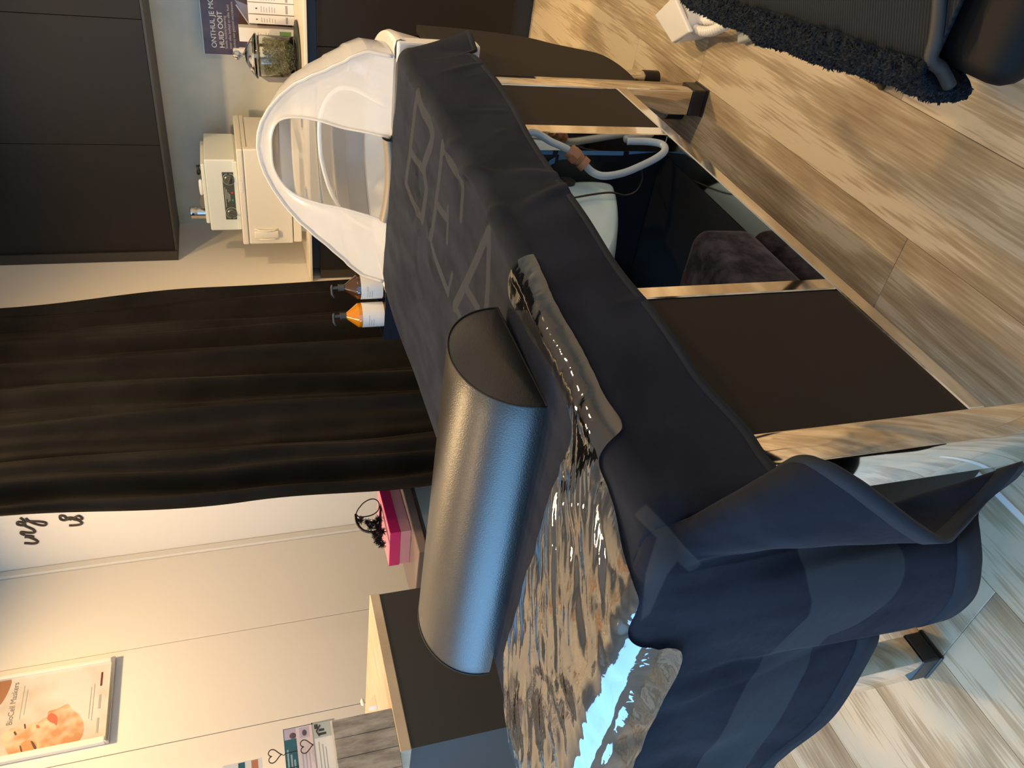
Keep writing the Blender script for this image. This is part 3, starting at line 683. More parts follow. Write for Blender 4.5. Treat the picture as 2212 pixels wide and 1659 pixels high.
# ------------------------------------------------------------------ treatment bed
bed = thing('treatment_bed', 'treatment bed with a polished steel frame and brown-black side panels under the navy towel', 'treatment bed', (0, 0, 0))
XR_, XL_ = -.633, -1.333
Y0_, Y1_ = .548, 1.982
TW = .067
def leg(x0, x1, y0, y1, z1, lab=None):
    o = MB().box((x0, y0, .048), (x1, y1, z1), .003, 2).build('leg', M_chrome, bed, angle=40)
    c = MB().box((x0-.002, y0-.002, .006), (x1+.002, y1+.002, .048), .004, 2); c.box((x0-.004, y0-.004, 0.0), (x1+.004, y1+.004, .008), .002, 1)
    c.build('foot_cap', M_blk, o)
ZR = .735
for (x0, x1) in ((XR_-TW, XR_), (XL_, XL_+TW)):
    leg(x0, x1, Y0_, .608, ZR); leg(x0, x1, 1.915, Y1_, ZR)
ZB0, ZB1 = .249, .280
BW = .045
for side, (x0, x1) in enumerate(((XR_-BW, XR_-.0005), (XL_+.0005, XL_+BW))):
    MB().box((x0, .608, ZB0), (x1, 1.915, ZB1), .002, 1).build('side_rail', M_chrome, bed)
    MB().box((x0, .608, ZR-.04), (x1, 1.915, ZR-.001), .002, 1).build('side_rail', M_chrome, bed)
    for ya, yb in ((.93, .962), (1.606, 1.648)):
        MB().box((x0, ya, ZB1), (x1, yb, ZR-.04), .002, 1).build('upright', M_chrome, bed)
    for ya, yb in ((.608, .93), (1.648, 1.915)):
        xa, xb = (x0+.01, XR_-.004) if side == 0 else (XL_+.004, x1-.01)
        MB().box((xa, ya+.001, ZB1+.0005), (xb, yb-.001, ZR-.0405)).build('side_panel', M_lap, bed)
MB().box((XL_+TW, 1.93, ZB0), (XR_-TW, 1.975, ZB1)).build('cross_rail', M_chrome, bed)
for ya, yb in ((Y0_+.005, .6), (1.93, 1.975)):
    MB().box((XL_+TW, ya, ZR-.04), (XR_-TW, yb, ZR-.001)).build('cross_rail', M_chrome, bed)
MB().box((XL_+TW+.001, .565, ZB0-.004), (XR_-TW-.001, .585, ZR-.041)).build('end_panel', M_lap, bed)
MB().box((XL_+BW+.001, .602, ZB1-.012), (XR_-BW-.001, 1.929, ZB1-.001)).build('shelf', M_blkw, bed)
for yv in (.935, 1.612): MB().box((XL_+BW+.001, yv, ZB1), (XR_-BW-.002, yv+.012, ZR-.045)).build('partition', M_blkw, bed)
MB().box((XL_+BW+.001, .962, ZB1), (XL_+BW+.012, 1.606, ZR-.2)).build('back_board', M_blkw, bed)
# vent strips seen on the far partition
M_strip = mat('strip_blue', (.10, .24, .45), .4)
def strip(pts, w_):
    P = [at(x, y, 1, 1.609) for x, y in pts]
    b = MB(); a = [Vector((p.x-w_, p.y, p.z)) for p in P]; c = [Vector((p.x+w_, p.y, p.z)) for p in P]
    b.prism(a+c[::-1], (0, .002, 0)); b.build('vent_strip', M_strip, bed)
strip([(1160, 325), (1195, 326)], .009); strip([(1206, 326), (1348, 328)], .009); strip([(1360, 327), (1420, 322)], .0075)
strip([(1175, 366), (1188, 352), (1199, 346)], .007); strip([(1207, 340), (1216, 338), (1228, 338)], .007)
# head support: brown-black box with curved lower edge
wing = [(1.984, .19), (2.06, .184), (2.13, .186), (2.185, .196), (2.222, .215), (2.25, .26), (2.29, .33), (2.34, .40), (2.385, .56), (2.40, .715), (1.984, .715)]
wy = crom([(0, a, b) for a, b in wing[:-1]], 40)
for xx in (XR_-.022, XL_+.002):
    MB().prism([(xx, p.y, p.z) for p in wy]+[(xx, 1.984, .715)], (.02, 0, 0)).build('head_support_side', M_lap, bed)
MB().prism([(XL_+.023, p.y-.012 if i > 4 else p.y, p.z+.006) for i, p in enumerate(wy)][4:]+[(XL_+.023, 2.38, .715)][:0]+[(XL_+.023, p.y-.03, p.z+.01) for p in wy[::-1][:-4]], (XR_-XL_-.046, 0, 0)).build('head_support_back', M_lap, bed)
for fx, fy in ((-.70, 2.215), (-.73, 2.03)):
    o = MB().cyl((fx, fy, .045), (fx, fy, .30), .022, .022, 24).build('round_post', M_chrome, bed, angle=40)
    MB().lathe([(.001, 0), (.024, 0), (.024, .05), (.022, .052)], (fx, fy, 0), 24).build('post_cap', M_blk, o, angle=40)
# mattress
def ztop_(y): return lin([(.40, .862), (.60, .862), (.80, .852), (1.05, .838), (1.35, .824), (1.60, .826), (1.90, .834), (2.13, .832)], y)
XMR, XML, YM0, YM1 = -.606, -1.352, .452, 2.115
def in_corner(y):
    d = max(0, y-(YM1-.09))/.09; e = max(0, (YM0+.05)-y)/.05
    return .022*d*d+.03*e*e
rows = []
for i in range(61):
    y = YM0+.003+(YM1-YM0-.006)*i/60; z = ztop_(y)-.004; c = in_corner(y)+.006; r = .03; ring = []
    xr, xl = XMR-c, XML+c
    prof = [(xl+.02, ZR+.001), (xl, ZR+.02)]+[(xl+r-r*math.cos(a), z-r+r*math.sin(a)) for a in [math.pi/2*k/6 for k in range(7)]]
    prof += [(xl+(xr-xl)*f, z) for f in (.2, .4, .6, .8)]
    prof += [(xr-r+r*math.sin(a), z-r+r*math.cos(a)) for a in [math.pi/2*k/6 for k in range(7)]]+[(xr, ZR+.02), (xr-.02, ZR+.001)]
    rows.append([(x, y, zz) for x, zz in prof])
mb = MB(); vs = mb.grid([r+[r[0]] for r in rows]); bmesh.ops.remove_doubles(mb.bm, verts=mb.bm.verts, dist=1e-5)
bmesh.ops.holes_fill(mb.bm, edges=[e for e in mb.bm.edges if e.is_boundary])
M_matt = mat('mattress_leatherette', (.014, .014, .016), .45)
mb.build('mattress', M_matt, bed, angle=50)

# ------------------------------------------------------------------ towel
def px_surface(x, y):
    """pixel to towel surface: right side drop or top"""
    p = at(x, y, 0, -.577)
    if p.z < .83: return p
    z = .835
    for _ in range(4):
        p = at(x, y, 2, z); z = ztop_(p.y)+.003
    return p
c4 = lambda l: [(820+x*.3617, 60+y*.3617) for x, y in l]
creases = [([(874, 158), (910, 147), (960, 143), (1037, 141)], .008, .012),
           ([(868, 190), (900, 160), (960, 158), (1030, 158)], .005, .008),
           ([(925, 232), (965, 226), (1020, 226), (1088, 238)], .006, .012),
           ([(960, 338), (972, 320), (995, 303), (1040, 290), (1084, 277)], .011, .013),
           ([(985, 392), (1002, 376), (1025, 362), (1080, 355), (1140, 362), (1211, 382)], .013, .015),
           ([(1055, 480), (1062, 458), (1095, 440), (1150, 425), (1240, 404)], .013, .017),
           ([(1240, 655), (1300, 653), (1395, 647)], .004, .010),
           ([(1333, 1013), (1350, 975), (1382, 939), (1452, 914), (1522, 898)], .006, .012),
           ([(925, 430), (930, 500), (935, 600)], .003, .02), ([(900, 300), (905, 420), (900, 600)], .003, .02)]
CR = []
for pts, amp, wd in creases:
    P = crom([px_surface(x, y) for x, y in pts], 24)
    CR.append((P, amp, wd, min(p.y for p in P)-.06, max(p.y for p in P)+.06))
def segdist(p, a, b):
    ab = b-a; t = max(0, min(1, (p-a).dot(ab)/max(ab.length_squared, 1e-9))); return (p-(a+ab*t)).length, t
def crease_at(p):
    d = 0
    for P, amp, wd, ya, yb in CR:
        if p.y < ya or p.y > yb: continue
        best = 9; bi = 0
        for i in range(len(P)-1):
            q, t = segdist(p, P[i], P[i+1])
            if q < best: best = q; bi = (i+t)/(len(P)-1)
        if best < wd*3.2: d += amp*math.exp(-(best/wd)**2)*min(1, 2.5*bi)*min(1, 3*(1-bi)+.35)
    return d
hemz = [(.44, .70), (.51, .701), (.563, .696), (.681, .709), (.857, .706), (1.10, .699), (1.41, .687), (1.75, .657), (1.87, .664), (1.93, .668), (1.96, .69), (2.0, .645), (2.13, .635)]
NA, ND, NT = 300, 34, 110
yE = .470
rowsA = []
def sideP(y, f):   # f 0..1: rounding then drop to the hem, on the right
    z = ztop_(y)+.004; xr = XMR+.006-in_corner(y); r = .03; arc = math.pi/2*r; hz = lin(hemz, y)
    if y > 1.9: z -= .012*((y-1.9)/.2)**2
    flare = .0 if y < 1.95 else .045*((y-1.95)/.17)**1.3
    L_ = arc+(z-r-hz); s = f*L_
    if s < arc: a = s/r; return Vector((xr-r+r*math.sin(a)+.0, y, z-r+r*math.cos(a)))
    g = (s-arc)/(L_-arc); out = .022*g*(1 if y < 1.95 else .6)+flare*g+.004*math.sin(y*17+1)*g
    return Vector((xr+out, y, z-r-(z-r-hz)*g))
def leftP(y, f):
    z = ztop_(y)+.004; xl = XML-.006+in_corner(y); r = .03; arc = math.pi/2*r; hz = .73; L_ = arc+(z-r-hz); s = f*L_
    if s < arc: a = s/r; return Vector((xl+r-r*math.sin(a), y, z-r+r*math.cos(a)))
    g = (s-arc)/(L_-arc); return Vector((xl-.012*g, y, z-r-(z-r-hz)*g))
for i in range(NA+1):
    y = 2.124+(yE-2.124)*i/NA
    L0, R0_ = leftP(y, 0), sideP(y, 0)
    row = [leftP(y, 1-j/ND) for j in range(ND)]
    for j in range(NT+1):
        f = j/NT; x = L0.x+(R0_.x-L0.x)*f; z = L0.z+(R0_.z-L0.z)*f
        row.append(Vector((x, y, z+.0012*noise.noise(Vector((x*6, y*3, 0)))+.0010*noise.noise(Vector((x*25, y*5, 3))))))
    row += [sideP(y, (j+1)/60) for j in range(60)]
    rowsA.append(row)
tb = bmesh.new(); lay = tb.verts.layers.float.new('pattern')
vA = [[tb.verts.new(p) for p in r] for r in rowsA]
for a, b in zip(vA, vA[1:]):
    for i in range(len(a)-1): tb.faces.new((a[i], a[i+1], b[i+1], b[i]))
# foot drape: ruled from the foot edge to a wavy hem
hemF = [((1665, 1001), .470), ((1700, 1003), .445), ((1765, 990), .405), ((1850, 1036), .372), ((1930, 1095), .352), ((1990, 1140), .345), ((2042, 1168), .352),
        ((2075, 1145), .385), ((2130, 1085), .42), ((2205, 1002), .45), ((2190, 1030), .485), ((2120, 1090), .475), ((2112, 1150), .425), ((2115, 1215), .405), ((2100, 1290), .40), ((2040, 1338), .415), ((1960, 1338), .425), ((1900, 1352), .43), ((1885, 1400), .42), ((1800, 1540), .412), ((1700, 1622), .415), ((1668, 1656), .42), ((1660, 1700), .42), ((1640, 1760), .425), ((1600, 1830), .43)]
hemP = [at(px, py, 1, yy) for (px, py), yy in hemF]
hemP[0] = sideP(yE, 1)
NF, TF = 420, 60
hem = crom(hemP, NF+1)
idxc = 11/(len(hemP)-1)     # fraction where the corner section ends
topL = leftP(yE, 0); topR = sideP(yE, 0); rowL = rowsA[-1]
rowsF = []; ztf = ztop_(yE)+.004
for k in range(NF+1):
    f = k/NF; H = hem[k]
    if f < idxc:
        g = f/idxc; a = g*math.pi/2
        cxy = Vector((topR.x, yE, ztf)); P0 = Vector((topR.x-.012*g, yE, ztf)); K = Vector((topR.x-.012*g, yE-.004*g, ztf-.03))+Vector((math.cos(a)*.03, -math.sin(a)*.03, 0))
    else:
        g = (f-idxc)/(1-idxc); x = topR.x-.012+(topL.x-topR.x+.012)*g; P0 = Vector((x, yE, ztf+.0012*noise.noise(Vector((x*6, yE*3, 0)))+.0010*noise.noise(Vector((x*25, yE*5, 3))))); K = Vector((x, yE-.034, ztf-.03))
    col = []
    for t in range(TF+1):
        q = t/TF; arcf = .16
        if q <= arcf:
            a = q/arcf*math.pi/2; col.append(P0.lerp(Vector((K.x, K.y, P0.z)), math.sin(a))*1.0+Vector((0, 0, -(P0.z-K.z)*(1-math.cos(a)))))
        else:
            g2 = (q-arcf)/(1-arcf); p = K.lerp(H, g2)
            wv = .006*math.sin(g2*math.pi)*noise.noise(Vector((f*14, g2*1.5, 5)))*2+.005*noise.noise(Vector((f*9, g2*7, 8)))*min(1, g2*3)*(1-.3*g2)
            if f < idxc: wv *= f/idxc
            else: p.y += -.0+ .02*math.sin(g2*math.pi)*0
            col.append(p+Vector((0, -wv, 0)))
    rowsF.append(col)
vF = [[tb.verts.new(p) for p in c] for c in rowsF]
for a, b in zip(vF, vF[1:]):
    for i in range(TF): tb.faces.new((a[i], b[i], b[i+1], a[i+1]))
# pattern distance fields
def spx(l): return [px_surface(x, y) for x, y in l]
strokes = []
def st(l, w): strokes.append(([Vector((p.x, p.y)) for p in crom(spx(l), 3*len(l))], w))
def ptop(l):
    o = []
    for x, y in l:
        z = .835
        for _ in range(4):
            p = at(x, y, 2, z); z = ztop_(p.y)+.004
        o.append(p)
    return o
B1 = c4([(228, 400), (215, 480), (205, 560), (190, 680), (183, 760), (172, 840), (160, 930)])
LET = [(B1, .011), (c4([(228, 400), (262, 500), (300, 560), (322, 640), (310, 700), (285, 770), (268, 815)]), .013), (c4([(190, 740), (220, 790), (262, 845)]), .010), (c4([(268, 815), (272, 880), (285, 960), (270, 1060), (258, 1145)]), .012), (c4([(162, 930), (190, 1010), (225, 1090), (258, 1140)]), .009),
       (c4([(382, 700), (372, 800), (355, 950), (335, 1100), (308, 1290)]), .011), (c4([(385, 715), (430, 800), (500, 925)]), .011), (c4([(505, 920), (500, 1020), (492, 1140)]), .009), (c4([(345, 1050), (372, 1090), (402, 1130)]), .009), (c4([(415, 1075), (412, 1180), (407, 1280)]), .007), (c4([(308, 1290), (345, 1400), (412, 1580)]), .010), (c4([(412, 1585), (438, 1470)]), .006),
       (c4([(658, 1215), (655, 1400), (648, 1560), (640, 1700)]), .013), (c4([(650, 1225), (590, 1370), (530, 1500), (450, 1665)]), .012), (c4([(520, 1555), (570, 1640), (600, 1690)]), .009), (c4([(450, 1660), (470, 1700), (490, 1740)]), .008)]
LETW = []
for l, w_ in LET:
    P = [Vector((p.x, p.y)) for p in ptop(l)]; LETW.append((P, w_, min(p.y for p in P)-.05, max(p.y for p in P)+.05))
# the T at the foot corner and the big bow on the foot drape, in (x, height) coordinates
def frontpt(x, y):
    p = at(x, y, 2, ztf)
    if p.y > .455: return Vector((p.x, ztf+(p.y-.44)))
    p = at(x, y, 1, .43); return Vector((p.x, p.z))
def sf3(x, y):
    p = at(x, y, 2, ztf)
    if p.y > .452: return p
    p = at(x, y, 1, .440)
    return p if p.z < ztf-.01 else Vector((p.x, .447, ztf-.008))
def px_of(p):
    q = p-Vector((0, 0, HC)); d = q.dot(R2); return Vector((1106-q.dot(R1)/d*FPX, 829.5-q.dot(R0)/d*FPX))
TPOLY = [[Vector(q) for q in ((1372, 1112), (1396, 1090), (1513, 1215), (1491, 1240))], [Vector(q) for q in ((1425, 1140), (1474, 1194), (1440, 1240), (1404, 1322), (1385, 1345), (1396, 1240))]]
def sd_poly(p, V):
    d = 1e9; ins = False; n = len(V)
    for i in range(n):
        a, b = V[i], V[(i+1) % n]; ab = b-a; t = max(0, min(1, (p-a).dot(ab)/ab.length_squared)); d = min(d, (p-(a+ab*t)).length)
        if (a.y > p.y) != (b.y > p.y) and p.x < (b.x-a.x)*(p.y-a.y)/(b.y-a.y)+a.x: ins = not ins
    return -d if ins else d
def t_dist(p):
    q = px_of(p); return min(sd_poly(q, V) for V in TPOLY)/1500
c8 = lambda l: [(1350+x*.4093, 980+y*.4093) for x, y in l]
bowc = crom([Vector((*frontpt(x, y), w_)) for (x, y), w_ in zip(c8([(1205, 470), (1200, 560), (1190, 665), (1100, 795), (950, 920), (845, 1095), (740, 1230), (620, 1440), (480, 1660)]), (.062, .062, .060, .05, .036, .040, .047, .048, .048))], 40)
def dist2(p, P):
    b = 9
    for i in range(len(P)-1):
        a, c = P[i], P[i+1]; ab = c-a; t = max(0, min(1, (p-a).dot(ab)/max(ab.length_squared, 1e-12))); b = min(b, (p-(a+ab*t)).length)
    return b
for r in vA:
    y = r[0].co.y
    act = [(P, w_) for P, w_, ya, yb in LETW if ya < y < yb]
    for j, v_ in enumerate(r):
        d = .05
        if j >= ND and j < ND+NT+25 and act:
            p = Vector((v_.co.x, y))
            for P, w_ in act: d = min(d, dist2(p, P)-w_*1.12)
        if y < .62 and j > ND+NT//2:
            d = min(d, t_dist(v_.co))
        v_[lay] = d
for k, c in enumerate(vF):
    f = k/NF
    for t, v_ in enumerate(c):
        d = .05; p = Vector((v_.co.x, v_.co.z))
        if t < TF*(.6 if (f < idxc*.42 or f > idxc) else .3): d = min(d, t_dist(v_.co))
        if f >= idxc:
            for i in range(0, len(bowc)-1):
                a, b = bowc[i], bowc[i+1]; ab = (b-a).xy; tt = max(0, min(1, (p-a.xy).dot(ab)/max(ab.length_squared, 1e-12)))
                d = min(d, (p-(a.xy+ab*tt)).length-(a.z+(b.z-a.z)*tt))
        v_[lay] = d
# creases along normals
tb.normal_update()
mvs = [(v_, crease_at(v_.co)) for r in vA for j, v_ in enumerate(r) if j > ND+NT*.3]
for v_, d in mvs:
    if d:
        n = v_.normal.copy()
        if n.z < 0 and n.x < 0: n = -n
        v_.co += n*d
bmesh.ops.remove_doubles(tb, verts=tb.verts, dist=.0004)
bmesh.ops.recalc_face_normals(tb, faces=tb.faces)
me = bpy.data.meshes.new('cloth'); tb.to_mesh(me); tb.free()
for p in me.polygons: p.use_smooth = True
M_tow = velvet('towel_navy', (.014, .018, .030), .35, (.42, .48, .62))
def towel_mat(m):
    at_ = nd(m, 'ShaderNodeAttribute'); at_.attribute_name = 'pattern'
    mr = nd(m, 'ShaderNodeMapRange'); mr.inputs['From Min'].default_value = -.0012; mr.inputs['From Max'].default_value = .0012
    mr.inputs['To Min'].default_value = 1; mr.inputs['To Max'].default_value = 0
    lk(m, at_.outputs['Fac'], mr.inputs[0])
    tc = nd(m, 'ShaderNodeTexCoord'); nz = nd(m, 'ShaderNodeTexNoise'); nz.inputs['Scale'].default_value = 9; nz.inputs['Detail'].default_value = 6
    mp = nd(m, 'ShaderNodeMapping'); mp.inputs['Scale'].default_value = (2.2, .8, 1)
    lk(m, tc.outputs['Object'], mp.inputs[0]); lk(m, mp.outputs[0], nz.inputs[0])
    cr = nd(m, 'ShaderNodeValToRGB'); cr.color_ramp.elements[0].position = .35; cr.color_ramp.elements[1].position = .7
    cr.color_ramp.elements[0].color = (.0065, .0088, .0165, 1); cr.color_ramp.elements[1].color = (.016, .020, .032, 1)
    lk(m, nz.outputs[0], cr.inputs[0])
    mx = nd(m, 'ShaderNodeMix', data_type='RGBA'); lk(m, mr.outputs[0], mx.inputs[0]); lk(m, cr.outputs[0], mx.inputs[6]); mx.inputs[7].default_value = (.028, .033, .043, 1)
    lk(m, mx.outputs[2], bsdf(m).inputs['Base Color'])
    n2 = nd(m, 'ShaderNodeTexNoise'); n2.inputs['Scale'].default_value = 900; n2.inputs['Detail'].default_value = 2; lk(m, tc.outputs['Object'], n2.inputs[0])
    bp = nd(m, 'ShaderNodeBump'); bp.inputs['Strength'].default_value = .35; bp.inputs['Distance'].default_value = .0012
    sub = nd(m, 'ShaderNodeMath', operation='SUBTRACT'); lk(m, n2.outputs[0], sub.inputs[0]); lk(m, mr.outputs[0], sub.inputs[1]); lk(m, sub.outputs[0], bp.inputs['Height'])
    n3 = nd(m, 'ShaderNodeTexNoise'); n3.inputs['Scale'].default_value = 14; n3.inputs['Detail'].default_value = 5
    mp3 = nd(m, 'ShaderNodeMapping'); mp3.inputs['Scale'].default_value = (1, 1, 3); lk(m, tc.outputs['Object'], mp3.inputs[0]); lk(m, mp3.outputs[0], n3.inputs[0])
    b2 = nd(m, 'ShaderNodeBump'); b2.inputs['Strength'].default_value = .25; b2.inputs['Distance'].default_value = .008
    lk(m, n3.outputs[0], b2.inputs['Height']); lk(m, b2.outputs[0], bp.inputs['Normal']); lk(m, bp.outputs[0], bsdf(m).inputs['Normal'])
towel_mat(M_tow); me.materials.append(M_tow)
tw = thing('bath_towel', 'large navy terry towel with woven BEAUTY letters draped over the bed', 'towel', (0, 0, 0))
o = bpy.data.objects.new('cloth', me); COL.objects.link(o); o.parent = tw
s_ = o.modifiers.new('thick', 'SOLIDIFY'); s_.thickness = .0035; s_.offset = 0
M_bind = velvet('towel_binding', (.019, .024, .034), .3, (.4, .45, .55)); bump(M_bind, 600, .2, .0006)
def band(line_in, line_out, name):
    b = MB(); rows_ = [line_in, line_out]; b.grid(rows_); o = b.build(name, M_bind, tw, smooth=True)
    s = o.modifiers.new('thick', 'SOLIDIFY'); s.thickness = .0062; s.offset = 0
band([c[TF-4].lerp(c[TF], -.0) for c in rowsF], [c[TF]+(c[TF]-c[TF-1])*.2 for c in rowsF], 'hem_binding')
band([r[-5] for r in rowsA], [r[-1] for r in rowsA], 'hem_binding')

# ------------------------------------------------------------------ bolster
def surf(p): return ztop_(p[1])+.0075
bo = thing('half_round_bolster', 'black leatherette half-round bolster lying across the bed', 'bolster', (-1.05, .905, surf((0, .905))+.004))
M_lea = mat('leatherette_black', (.012, .012, .013), .36, Coat_Weight=.35, Coat_Roughness=.34)
vb = nd(M_lea, 'ShaderNodeTexVoronoi'); vb.inputs['Scale'].default_value = 420; tcx = nd(M_lea, 'ShaderNodeTexCoord'); lk(M_lea, tcx.outputs['Object'], vb.inputs[0])
bpx = nd(M_lea, 'ShaderNodeBump'); bpx.inputs['Strength'].default_value = .35; bpx.inputs['Distance'].default_value = .0008; lk(M_lea, vb.outputs['Distance'], bpx.inputs['Height']); lk(M_lea, bpx.outputs[0], bsdf(M_lea).inputs['Normal'])
ra, rb = .128, .112
def dprof(sc=1.0):
    pr = []
    for i in range(41):
        a = math.pi*i/40; pr.append((ra*sc*math.cos(a), rb*sc*math.sin(a)**.92 if 0 < i < 40 else 0))
    return pr
L0, L1 = -.345, .345
rows = []
for k in range(41):
    x = L0+(L1-L0)*k/40; q = min(x-L0, L1-x); s = 1-.015*math.exp(-q/.006)
    if x < 0: s *= 1
    y_off = -.006*(k/40-.5)
    rows.append([(x, c*s+y_off, max(h*s, 0)) for c, h in dprof()])
b = MB(); b.grid([r+[r[0]] for r in rows]); bmesh.ops.remove_doubles(b.bm, verts=b.bm.verts, dist=1e-6); b.build('cover', M_lea, bo, angle=60)
for sgn, xx in ((1, L1), (-1, L0)):
    b = MB(); base = [r for r in (rows[-1] if sgn > 0 else rows[0])]
    cx, cz = 0, .05
    rings = []
    for k in range(9):
        f = k/8; rings.append([(xx+sgn*(.014*(1-(1-f)**2.2)+.0004), cx+(p[1]-cx)*(1-f), cz+(p[2]-cz)*(1-f)) for p in base])
    b.grid([r+[r[0]] for r in rings]); bmesh.ops.remove_doubles(b.bm, verts=b.bm.verts, dist=1e-6)
    b.build('end_cap', M_lea, bo, smooth=True)
    b = MB(); b.tube([(xx+sgn*.001, p[1]*1.003, p[2]*1.003+.0005) for p in base], .0017, 6, closed=True); b.build('seam_piping', mat('piping_black', (.004, .004, .005), .6), bo, smooth=True)

# ------------------------------------------------------------------ clear film
def fsurf(x, y):
    z = .86
    for _ in range(5):
        p = at(x, y, 2, z); z = ztop_(max(p.y, .47))+.011
    return p
RR = .037
def arc_pt(X_, z_):
    """film folded over the long right edge: X beyond -.63 is arc length"""
    u = X_+.63
    if u <= 0: return X_, z_
    a = min(u/RR, math.pi/2); ex = max(0, u-RR*math.pi/2)
    return -.63+RR*math.sin(a), z_-RR*(1-math.cos(a))-ex
def FP(l):
    r = []
    for q in l:
        p = fsurf(*q)
        if p.x > -.63: p = Vector((-.580, at(*q, 0, -.594).y, 0))
        r.append((p.x, p.y))
    return r
Lp = FP([(1096, 598), (1100, 640), (1128, 700), (1170, 770), (1205, 840), (1232, 905), (1232, 950), (1200, 1040), (1170, 1130), (1145, 1220), (1118, 1310), (1095, 1390), (1084, 1470), (1092, 1540)])+[(-1.43, .55), (-1.43, .40)]
Rp = FP([(1145, 549), (1175, 595), (1215, 660), (1252, 715), (1285, 768), (1289, 850), (1289, 930), (1291, 1000), (1312, 1060), (1332, 1130), (1350, 1210), (1366, 1300)])+[(-.775, .44), (-.808, .366), (-1.0, .362), (-1.42, .355)]
NLf = 220; Lc = crom([(a, b, 0) for a, b in Lp], NLf+1); Rc = crom([(a, b, 0) for a, b in Rp], NLf+1)
rows = []; NW = 90
yEd = .470
for i in range(NLf+1):
    r = []
    for j in range(NW+1):
        p = Lc[i].lerp(Rc[i], j/NW); X_, q = p.x, p.y
        # streaky wrinkles, stronger in the wide part
        su, sv = -.86*X_-.5*q, .5*X_-.86*q
        st_ = 1 if X_ < -.72 else .35+.65*max(0, (-.66-X_)/.06)
        wz = (abs(noise.noise(Vector((su*4, sv*22, 1.7))))*.007+abs(noise.noise(Vector((su*9, sv*55, 4.1))))*.0028)*max(.3, st_)+abs(noise.noise(Vector((X_*14, q*14, 9))))*.004
        lift = .010*max(0, 1-j/(NW*.06))*0
        up_ = ztop_(max(q, yEd))+.0085+wz
        X_, up_ = arc_pt(X_, up_)
        if q >= yEd: y_, z_ = q, up_
        else:
            s = yEd-q; rr = .038
            if s < rr*math.pi/2: a = s/rr; y_ = yEd-rr*math.sin(a)-.002; z_ = up_-rr*(1-math.cos(a))
            else: y_ = yEd-rr-.004-wz; z_ = ztop_(yEd)+.0085-rr-(s-rr*math.pi/2)
        if X_ < -1.355: z_ -= min(.05, (-1.355-X_)**2*9)
        r.append((X_, y_, z_))
    rows.append(r)
b = MB(); b.grid(rows)
M_film = bpy.data.materials.new('clear_film'); M_film.use_nodes = True; nt = M_film.node_tree; nt.nodes.clear()
out = nt.nodes.new('ShaderNodeOutputMaterial'); tr = nt.nodes.new('ShaderNodeBsdfTransparent'); gl = nt.nodes.new('ShaderNodeBsdfGlossy'); mx = nt.nodes.new('ShaderNodeMixShader')
gl.inputs['Roughness'].default_value = .045; gl.inputs['Color'].default_value = (.95, .95, .95, 1); tr.inputs['Color'].default_value = (.90, .90, .90, 1)
fr = nt.nodes.new('ShaderNodeFresnel'); fr.inputs['IOR'].default_value = 1.75
mm = nt.nodes.new('ShaderNodeMath'); mm.operation = 'MULTIPLY_ADD'; mm.inputs[1].default_value = 1.35; mm.inputs[2].default_value = .05; mm.use_clamp = True
nt.links.new(fr.outputs[0], mm.inputs[0]); nt.links.new(mm.outputs[0], mx.inputs[0]); nt.links.new(tr.outputs[0], mx.inputs[1]); nt.links.new(gl.outputs[0], mx.inputs[2]); nt.links.new(mx.outputs[0], out.inputs['Surface'])
tcf = nt.nodes.new('ShaderNodeTexCoord'); mpf = nt.nodes.new('ShaderNodeMapping'); mpf.inputs['Rotation'].default_value = (0, 0, math.radians(-30)); mpf.inputs['Scale'].default_value = (9, 60, 22)
nzf = nt.nodes.new('ShaderNodeTexNoise'); nzf.inputs['Scale'].default_value = 1.0; nzf.inputs['Detail'].default_value = 3
bpf = nt.nodes.new('ShaderNodeBump'); bpf.inputs['Strength'].default_value = .22; bpf.inputs['Distance'].default_value = .004
nt.links.new(tcf.outputs['Object'], mpf.inputs[0]); nt.links.new(mpf.outputs[0], nzf.inputs[0]); nt.links.new(nzf.outputs[0], bpf.inputs['Height'])
nt.links.new(bpf.outputs[0], gl.inputs['Normal']); nt.links.new(bpf.outputs[0], fr.inputs['Normal'])
tag(b.build('plastic_film', M_film, smooth=True), 'crinkled clear plastic film sheet on the towel in front of the bolster', 'plastic film')

# ------------------------------------------------------------------ wash basin and hood
CX = -.99
ba = thing('wash_basin', 'white wash basin with rolled rim and arched water tube at the bed head', 'wash basin', (CX, 2.13, 0))
M_por = mat('basin_white', (.80, .80, .78), .25)
M_frost = bpy.data.materials.new('frosted_plastic'); M_frost.use_nodes = True; nt = M_frost.node_tree; nt.nodes.clear()
out = nt.nodes.new('ShaderNodeOutputMaterial'); d1 = nt.nodes.new('ShaderNodeBsdfTranslucent'); d2 = nt.nodes.new('ShaderNodeBsdfDiffuse'); g1 = nt.nodes.new('ShaderNodeBsdfGlossy'); t1 = nt.nodes.new('ShaderNodeBsdfTransparent')
for n_ in (d1, d2): n_.inputs['Color'].default_value = (.93, .94, .95, 1)
t1.inputs['Color'].default_value = (.97, .98, 1, 1)
g1.inputs['Roughness'].default_value = .16
m1 = nt.nodes.new('ShaderNodeMixShader'); m1.inputs[0].default_value = .5; m2 = nt.nodes.new('ShaderNodeMixShader'); m2.inputs[0].default_value = .30; m3 = nt.nodes.new('ShaderNodeMixShader'); fr = nt.nodes.new('ShaderNodeFresnel'); fr.inputs['IOR'].default_value = 1.35
nt.links.new(d1.outputs[0], m1.inputs[1]); nt.links.new(d2.outputs[0], m1.inputs[2]); nt.links.new(m1.outputs[0], m2.inputs[1]); nt.links.new(t1.outputs[0], m2.inputs[2])
